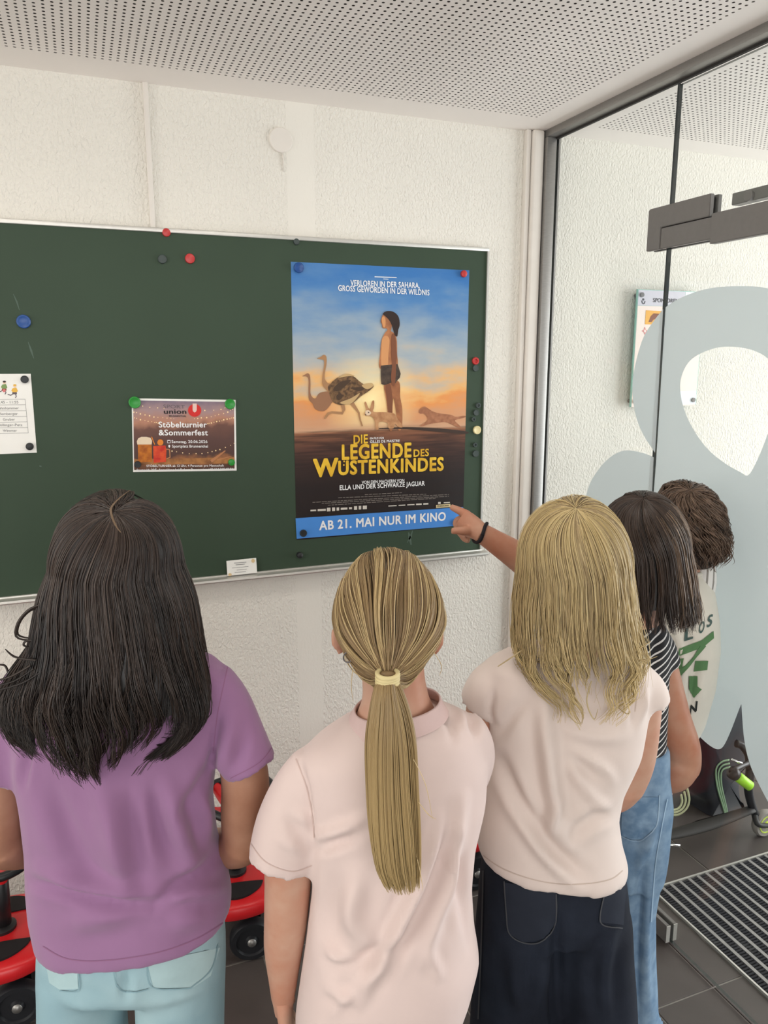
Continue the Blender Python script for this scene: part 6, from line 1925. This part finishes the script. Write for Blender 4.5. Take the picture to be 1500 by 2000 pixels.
arms4 = [limb([(1268, 1244, H4, 29), (1290, 1300, H4 - .005, 32), (1312, 1400, H4 - .01, 36), (1330, 1460, H4 - .01, 37), (1330, 1500, H4, 37)], 16),
         limb([(1326, 1484, H4 - .01, 37), (1318, 1508, H4 - .005, 37), (1280, 1514, H4 + .02, 35), (1220, 1508, H4 + .07, 30), (1170, 1500, H4 + .11, 24)], 16),
         limb([(1178, 1240, H4, 29), (1150, 1235, H4 + .05, 31), (1110, 1180, H4 + .10, 33), (1090, 1150, H4 + .115, 33)], 16),
         limb([(1104, 1160, H4 + .11, 33), (1060, 1124, H4 + .115, 33), (1010, 1086, H4 + .115, 29), (970, 1060, H4 + .112, 24), (936, 1038, 1.66, 20)], 16)]
w4 = atH(*wrist4)
idx_tip = atH(881, 990, 1.70)
hd_dir = atH(896, 1016, 1.685) - w4
hn = [hand_geo(w4, hd_dir, -1, .86, (0.05, .75, .85, .95), .75, .05, np.cross(FW, hd_dir)) if False else None]
# pointing hand: index straight along the picture, other fingers curled below, thumb apart
def pointing():
    parts = []
    s = .88
    kn = atH(905, 1014, 1.685)
    d = kn - w4; d /= np.linalg.norm(d)
    dn = -UP - d * (-UP @ d); dn /= np.linalg.norm(dn)        # picture-down
    nn = np.cross(d, dn)
    rings = []
    Lp = np.linalg.norm(kn - w4) + .004
    for t, hw, ht, sh in ((-.25, .021, .019, 0), (.0, .022, .019, 0), (.35, .026, .018, .002), (.7, .027, .0165, .003), (1.0, .024, .0145, .002)):
        rings.append(ringpts(w4 + d * (Lp * t) + dn * sh, dn * hw, nn * ht, 18, 2.3))
    parts.append(loft(rings))
    i0, i1, i2 = atH(914, 1006, 1.684), atH(898, 998, 1.692), idx_tip
    parts.append(tubegeo([i0, i1, i1 * .4 + i2 * .6, i2, i2 + (i2 - i1) * .1], [.0105, .0092, .0078, .0066, .0025], 12, 16))
    parts.append(tubegeo([atH(918, 1036, 1.66), atH(905, 1037, 1.65), atH(893, 1036.5, 1.645), atH(883, 1037, 1.645), atH(881, 1037, 1.645)], [.012, .0105, .0085, .0072, .003], 12, 16))   # thumb
    for k, (ax_, ay_) in enumerate(((912, 1022), (916, 1032), (922, 1040))):
        b0 = atH(ax_, ay_, 1.69)
        parts.append(tubegeo([b0 - d * .004, b0 + d * .016, b0 + d * .022 + dn * .014 , b0 + d * .008 + dn * .022, b0 - d * .006 + dn * .02], [.0105, .0098, .0092, .0082, .006], 12, 16))
    return fuse(parts, .0024, 4)
hn = [pointing(), hand_geo(atH(1170, 1500, H4 + .11), -RT + FH * .4, 1, .9, (.4, .4, .4, .4), .5, .05, UPZ)]
tin = loft([R(1220, 1195, 1260, H4, .045), R(1250, 1155, 1285, H4, .06), R(1400, 1170, 1278, H4, .075), R(1560, 1180, 1280, H4, .08)])
bo4 = skin_obj(g4p, hd4 + arms4 + [tin, neck4, tubegeo([atH(1196, 1620, H4 + .02), (*atH(1196, 1900, H4 + .02)[:2], .06)], [.05, .03], 12, 6), tubegeo([atH(1240, 1620, H4 - .01), (*atH(1236, 1900, H4 - .01)[:2], .06)], [.05, .03], 12, 6)], hn, SK_C)
face_bits(g4p, P4, bo4, 'brown')
for px, hh in ((1196, H4 + .02), (1236, H4 - .01)):
    p = atH(px, 1900, hh); shoe(g4p, p[0], p[1], -25, M_SHOE)
ax4 = atH(970, 1060, H4 + .112) - w4; ax4 /= np.linalg.norm(ax4)
cb = w4 + ax4 * .004
u1 = np.cross(ax4, UPZ); u1 /= np.linalg.norm(u1); u2 = np.cross(ax4, u1)
pts = [cb + (u1 * math.cos(t) + u2 * math.sin(t)) * .0245 + ax4 * .004 * math.sin(2 * t) for t in np.linspace(0, 2 * PI, 33)]
V, Fc = tubegeo(pts, .0040, 8, cap=False)
tag(obj('wristband', V, Fc, mat('black_hair_elastic', (30, 26, 30), .8), g4p, True), 'black elastic band on the wrist')
hf4 = HairField(1251, 1066, H4, (.0925, .108, .114), (-.15, -.35, .92), [(1110, 1160, 1346, H4 - .003, .106), (1150, 1158, 1350, H4 - .008, .102), (1185, 1160, 1352, H4 - .018, .094), (1212, 1168, 1350, H4 - .03, .082)], -29, 72)
D4 = [(48, 40, 37), (66, 55, 49), (36, 31, 30), (88, 71, 60)]
T_ = hf4.T
ch = [shell(hf4, 1 + (T_ - 1) * .6, (28, 24, 23), -.006),
      grow(hf4, 1700, 110, (0, .25), (1 + (T_ - 1) * .6, T_), D4, 20, .0010, (.012, .7), .85, (-.005, .005), .006, seed=41),
      grow(hf4, 200, 24, (.35, .9), (1 + (T_ - 1) * .7, T_), [(156, 130, 106), (112, 92, 76), (74, 61, 53), (52, 44, 40)], 20, .0010, (.008, .9), .85, (.002, .007), .006, th_rng=(-1.3, .3), seed=42, mix=.9),
      free_strands([[(1330, 1120, 1.5), (1340, 1160, 1.5), (1362, 1195, 1.5), (1368, 1203, 1.5)], [(1325, 1120, 1.5), (1346, 1165, 1.5), (1352, 1208, 1.5)], [(1320, 1130, 1.49), (1338, 1180, 1.49), (1342, 1212, 1.49)], [(1312, 1120, 1.49), (1330, 1170, 1.49), (1326, 1206, 1.49)], [(1331, 1121, 1.5), (1342, 1160, 1.5), (1364, 1196, 1.5), (1371, 1200, 1.5)]], .0024, D4)]
hair_obj('hair', g4p, ch, HAIR_D)

# ================================================================== 5. boy beside the glass
H5 = 1.84
g5p = thing('person', (*atH(1262, 1600, H5)[:2], 0), 'person with short curly brown hair in a cream jersey with green print beside the glass', 'person')
tor = [R(1112, 1322, 1368, H5, .045, -4), R(1126, 1296, 1380, H5, .06, -8), R(1150, 1276, 1390, H5, .078, -8), R(1200, 1270, 1396, H5, .092), R(1260, 1270, 1397, H5, .10), R(1330, 1262, 1388, H5, .10), R(1400, 1246, 1366, H5, .10), R(1470, 1222, 1322, H5, .10), R(1520, 1212, 1292, H5, .10)]
slv_r5 = limb([(1362, 1172, H5 - .01, 28), (1376, 1142, H5 - .025, 24), (1379, 1112, H5 - .03, 20), (1376, 1094, H5 - .03, 15)], 18)
sh5, b5 = cloth('jersey', g5p, [loft(tor), limb([(1290, 1160, H5, 30), (1272, 1210, H5 + .02, 32), (1262, 1260, H5 + .03, 30)], 18)], M_CREAM, [([(1320, 1240), (1336, 1290), (1330, 1380)], 8, .005), ([(1360, 1300), (1345, 1400)], 7, -.005), ([(1330, 1200), (1350, 1260)], 7, -.003)])
def stripes5():
    m = bpy.data.materials.new('white_grey_sleeve_stripes'); m.use_nodes = True
    nt = m.node_tree; b = nt.nodes['Principled BSDF']; L_ = nt.links.new
    b.inputs['Roughness'].default_value = .8
    g = nt.nodes.new('ShaderNodeTexCoord')
    dp = nt.nodes.new('ShaderNodeVectorMath'); dp.operation = 'DOT_PRODUCT'; dp.inputs[1].default_value = tuple(RT)
    L_(g.outputs['Object'], dp.inputs[0])
    ml = nt.nodes.new('ShaderNodeMath'); ml.operation = 'MULTIPLY'; ml.inputs[1].default_value = 1 / .0165
    L_(dp.outputs['Value'], ml.inputs[0])
    fr = nt.nodes.new('ShaderNodeMath'); fr.operation = 'FRACT'; L_(ml.outputs[0], fr.inputs[0])
    gt = nt.nodes.new('ShaderNodeMath'); gt.operation = 'GREATER_THAN'; gt.inputs[1].default_value = .72; L_(fr.outputs[0], gt.inputs[0])
    mx = nt.nodes.new('ShaderNodeMix'); mx.data_type = 'RGBA'; mx.inputs['A'].default_value = lin((234, 232, 228)); mx.inputs['B'].default_value = lin((150, 146, 140))
    L_(gt.outputs[0], mx.inputs['Factor']); L_(mx.outputs['Result'], b.inputs['Base Color'])
    return m
tag(cloth('sleeve', g5p, [slv_r5], stripes5(), voxel=.006)[0], 'white sleeve with grey stripes')
M_GPR = mat('green_print', (92, 132, 88), .8); M_GPR2 = mat('slate_green_print', (82, 104, 100), .8); M_GPR3 = mat('black_print', (44, 48, 46), .8)
def dletter(txt, quad, m):
    """letter fitted in a pixel quad: (x0,y0) base-left, (x1,y1) base-right, cap height px"""
    V, Fc = textgeo(txt, .03)
    (x0, y0), (x1, y1), cap = quad
    mx_, mn_ = V[:, 0].max(), V[:, 0].min()
    Q = []
    for v in V:
        u = (v[0] - mn_) / (mx_ - mn_)
        q = cast(b5, x0 + (x1 - x0) * u + .12 * cap * v[1] / .7, y0 + (y1 - y0) * u - cap * v[1] / .7, .0025)
        Q.append(q if q is not None else np.array([np.nan] * 3))
    Q = np.array(Q); ok = ~np.isnan(Q[:, 0])
    Fc = [f for f in Fc if all(ok[i] for i in f)]
    if Fc:
        Q[~ok] = Q[ok].mean(0)
        obj('lettering', Q, Fc, m, sh5)
dletter('L', ((1335, 1252), (1354, 1246), 24), M_GPR2)
dletter('O', ((1363, 1238), (1374, 1233), 22), M_GPR2)
dletter('S', ((1379, 1226), (1389, 1220), 22), M_GPR2)
dletter('N', ((1346, 1398), (1360, 1388), 20), M_GPR3)
for pts in ([(1328, 1266), (1370, 1250), (1392, 1232), (1393, 1246), (1372, 1264), (1324, 1282)], [(1372, 1252), (1378, 1262), (1348, 1298), (1320, 1334), (1320, 1318), (1356, 1280)], [(1318, 1288), (1336, 1285), (1333, 1306), (1316, 1307)], [(1358, 1290), (1382, 1290), (1380, 1308), (1354, 1311)], [(1344, 1320), (1363, 1320), (1363, 1340), (1370, 1346), (1356, 1363), (1344, 1346)]):
    decal_poly('green_print', pts, b5, M_GPR, sh5, .0025, 4)
hips = [R(1480, 1216, 1312, H5, .09), R(1560, 1206, 1290, H5, .09), R(1630, 1200, 1276, H5, .088)]
lg = [leg_rings([(1218, 1610, H5, 24, .07), (1218, 1800, H5, 21, .06)], atH(1212, 1700, H5)[:2], .045), leg_rings([(1252, 1610, H5, 24, .07), (1240, 1800, H5, 21, .06)], atH(1228, 1700, H5 + .08)[:2], .045)]
cloth('trousers', g5p, [loft(hips)] + lg, M_TROU, voxel=.007)
hd5, P5 = head_geo(atH(1330, 1034, H5 + .004), -44, 1.0, .12)
neck5 = limb([(1336, 1070, H5 + .005, 33), (1344, 1100, H5, 33), (1344, 1130, H5, 38)], 16)
arms5 = [limb([(1286, 1160, H5, 24), (1272, 1220, H5 + .02, 25), (1262, 1290, H5 + .05, 24), (1256, 1320, H5 + .09, 22), (1262, 1300, H5 + .2, 18)], 14),
         limb([(1354, 1165, H5, 22), (1374, 1140, H5 - .02, 18), (1376, 1108, H5 - .02, 15), (1346, 1085, H5 + .07, 14)], 14)]
tin = loft([R(1125, 1325, 1365, H5, .04), R(1160, 1292, 1376, H5, .055), R(1300, 1284, 1376, H5, .075), R(1420, 1262, 1344, H5, .08), R(1580, 1232, 1290, H5, .07)])
hn = [hand_geo(atH(1262, 1300, H5 + .2), FH + UPZ * .2, 1, .85, (.4, .4, .4, .4), .5, .05, RT), hand_geo(atH(1346, 1085, H5 + .07), FH * .5 - RT, 1, .85, (.4, .4, .4, .4), .5, .05, UPZ)]
bo5 = skin_obj(g5p, hd5 + arms5 + [tin, neck5, tubegeo([atH(1220, 1600, H5), (*atH(1212, 1700, H5)[:2], .06)], [.04, .03], 12, 6), tubegeo([atH(1250, 1600, H5), (*atH(1228, 1700, H5 + .08)[:2], .06)], [.04, .03], 12, 6)], hn, SK_B)
face_bits(g5p, P5, bo5, 'brown')
for px, hh in ((1212, H5), (1228, H5 + .08)):
    p = atH(px, 1700, hh); shoe(g5p, p[0], p[1], -40, mat('dark_shoe', (52, 52, 56), .6))
V, Fc = tubegeo(np.vstack([R(1113, 1320, 1370, H5, .047, -4, 2.1, 40), R(1113, 1320, 1370, H5, .047, -4, 2.1, 40)[:1]]), .006, 8, cap=False)
obj('collar', V, Fc, M_CREAM, sh5, True)
hf5 = HairField(1334, 1030, H5, (.086, .104, .108), (-.1, -.45, .88), [(1062, 1272, 1402, H5 - .002, .10), (1098, 1300, 1384, H5 - .01, .085)], -44, 66)
D5 = [(90, 72, 60), (116, 94, 78), (64, 51, 43), (140, 116, 98)]
T_ = hf5.T
ch = [shell(hf5, T_ * .98, (48, 38, 32), -.005, hairline=.9)]
for k_, (a0_, a1_, ln_) in enumerate(((0, .35, .55), (.25, .7, .5), (.6, 1.05, .42), (.95, T_ * .8, .34))):
    g_ = np.random.default_rng(60 + k_)
    ch.append(grow(hf5, 620, 70, (a0_, a1_), (min(a0_ + ln_, T_), min(a1_ + ln_, T_)), D5, 18, .0011, (.013, 2.2), .92, (.000, .016), .010, seed=50 + k_, mix=.85, wexp=.5))
ch.append(free_strands([[(1385, 985, 1.8), (1404, 984, 1.8), (1418, 996, 1.8), (1412, 1010 + q, 1.8)] for q in (0, 4, 8, 12)] + [[(1380, 970 + 3 * q, 1.79), (1402, 976 + 3 * q, 1.79), (1418, 992 + 2 * q, 1.79), (1420 - q, 1008 + q, 1.79)] for q in range(9)] +
                       [[(1370, 1000 + 5 * q, 1.77), (1392, 998 + 5 * q, 1.77), (1408 - q, 1010 + 5 * q, 1.77), (1400 - 2 * q, 1026 + 4 * q, 1.77)] for q in range(9)], .0024, D5))
hair_obj('hair', g5p, ch, HAIR_D)
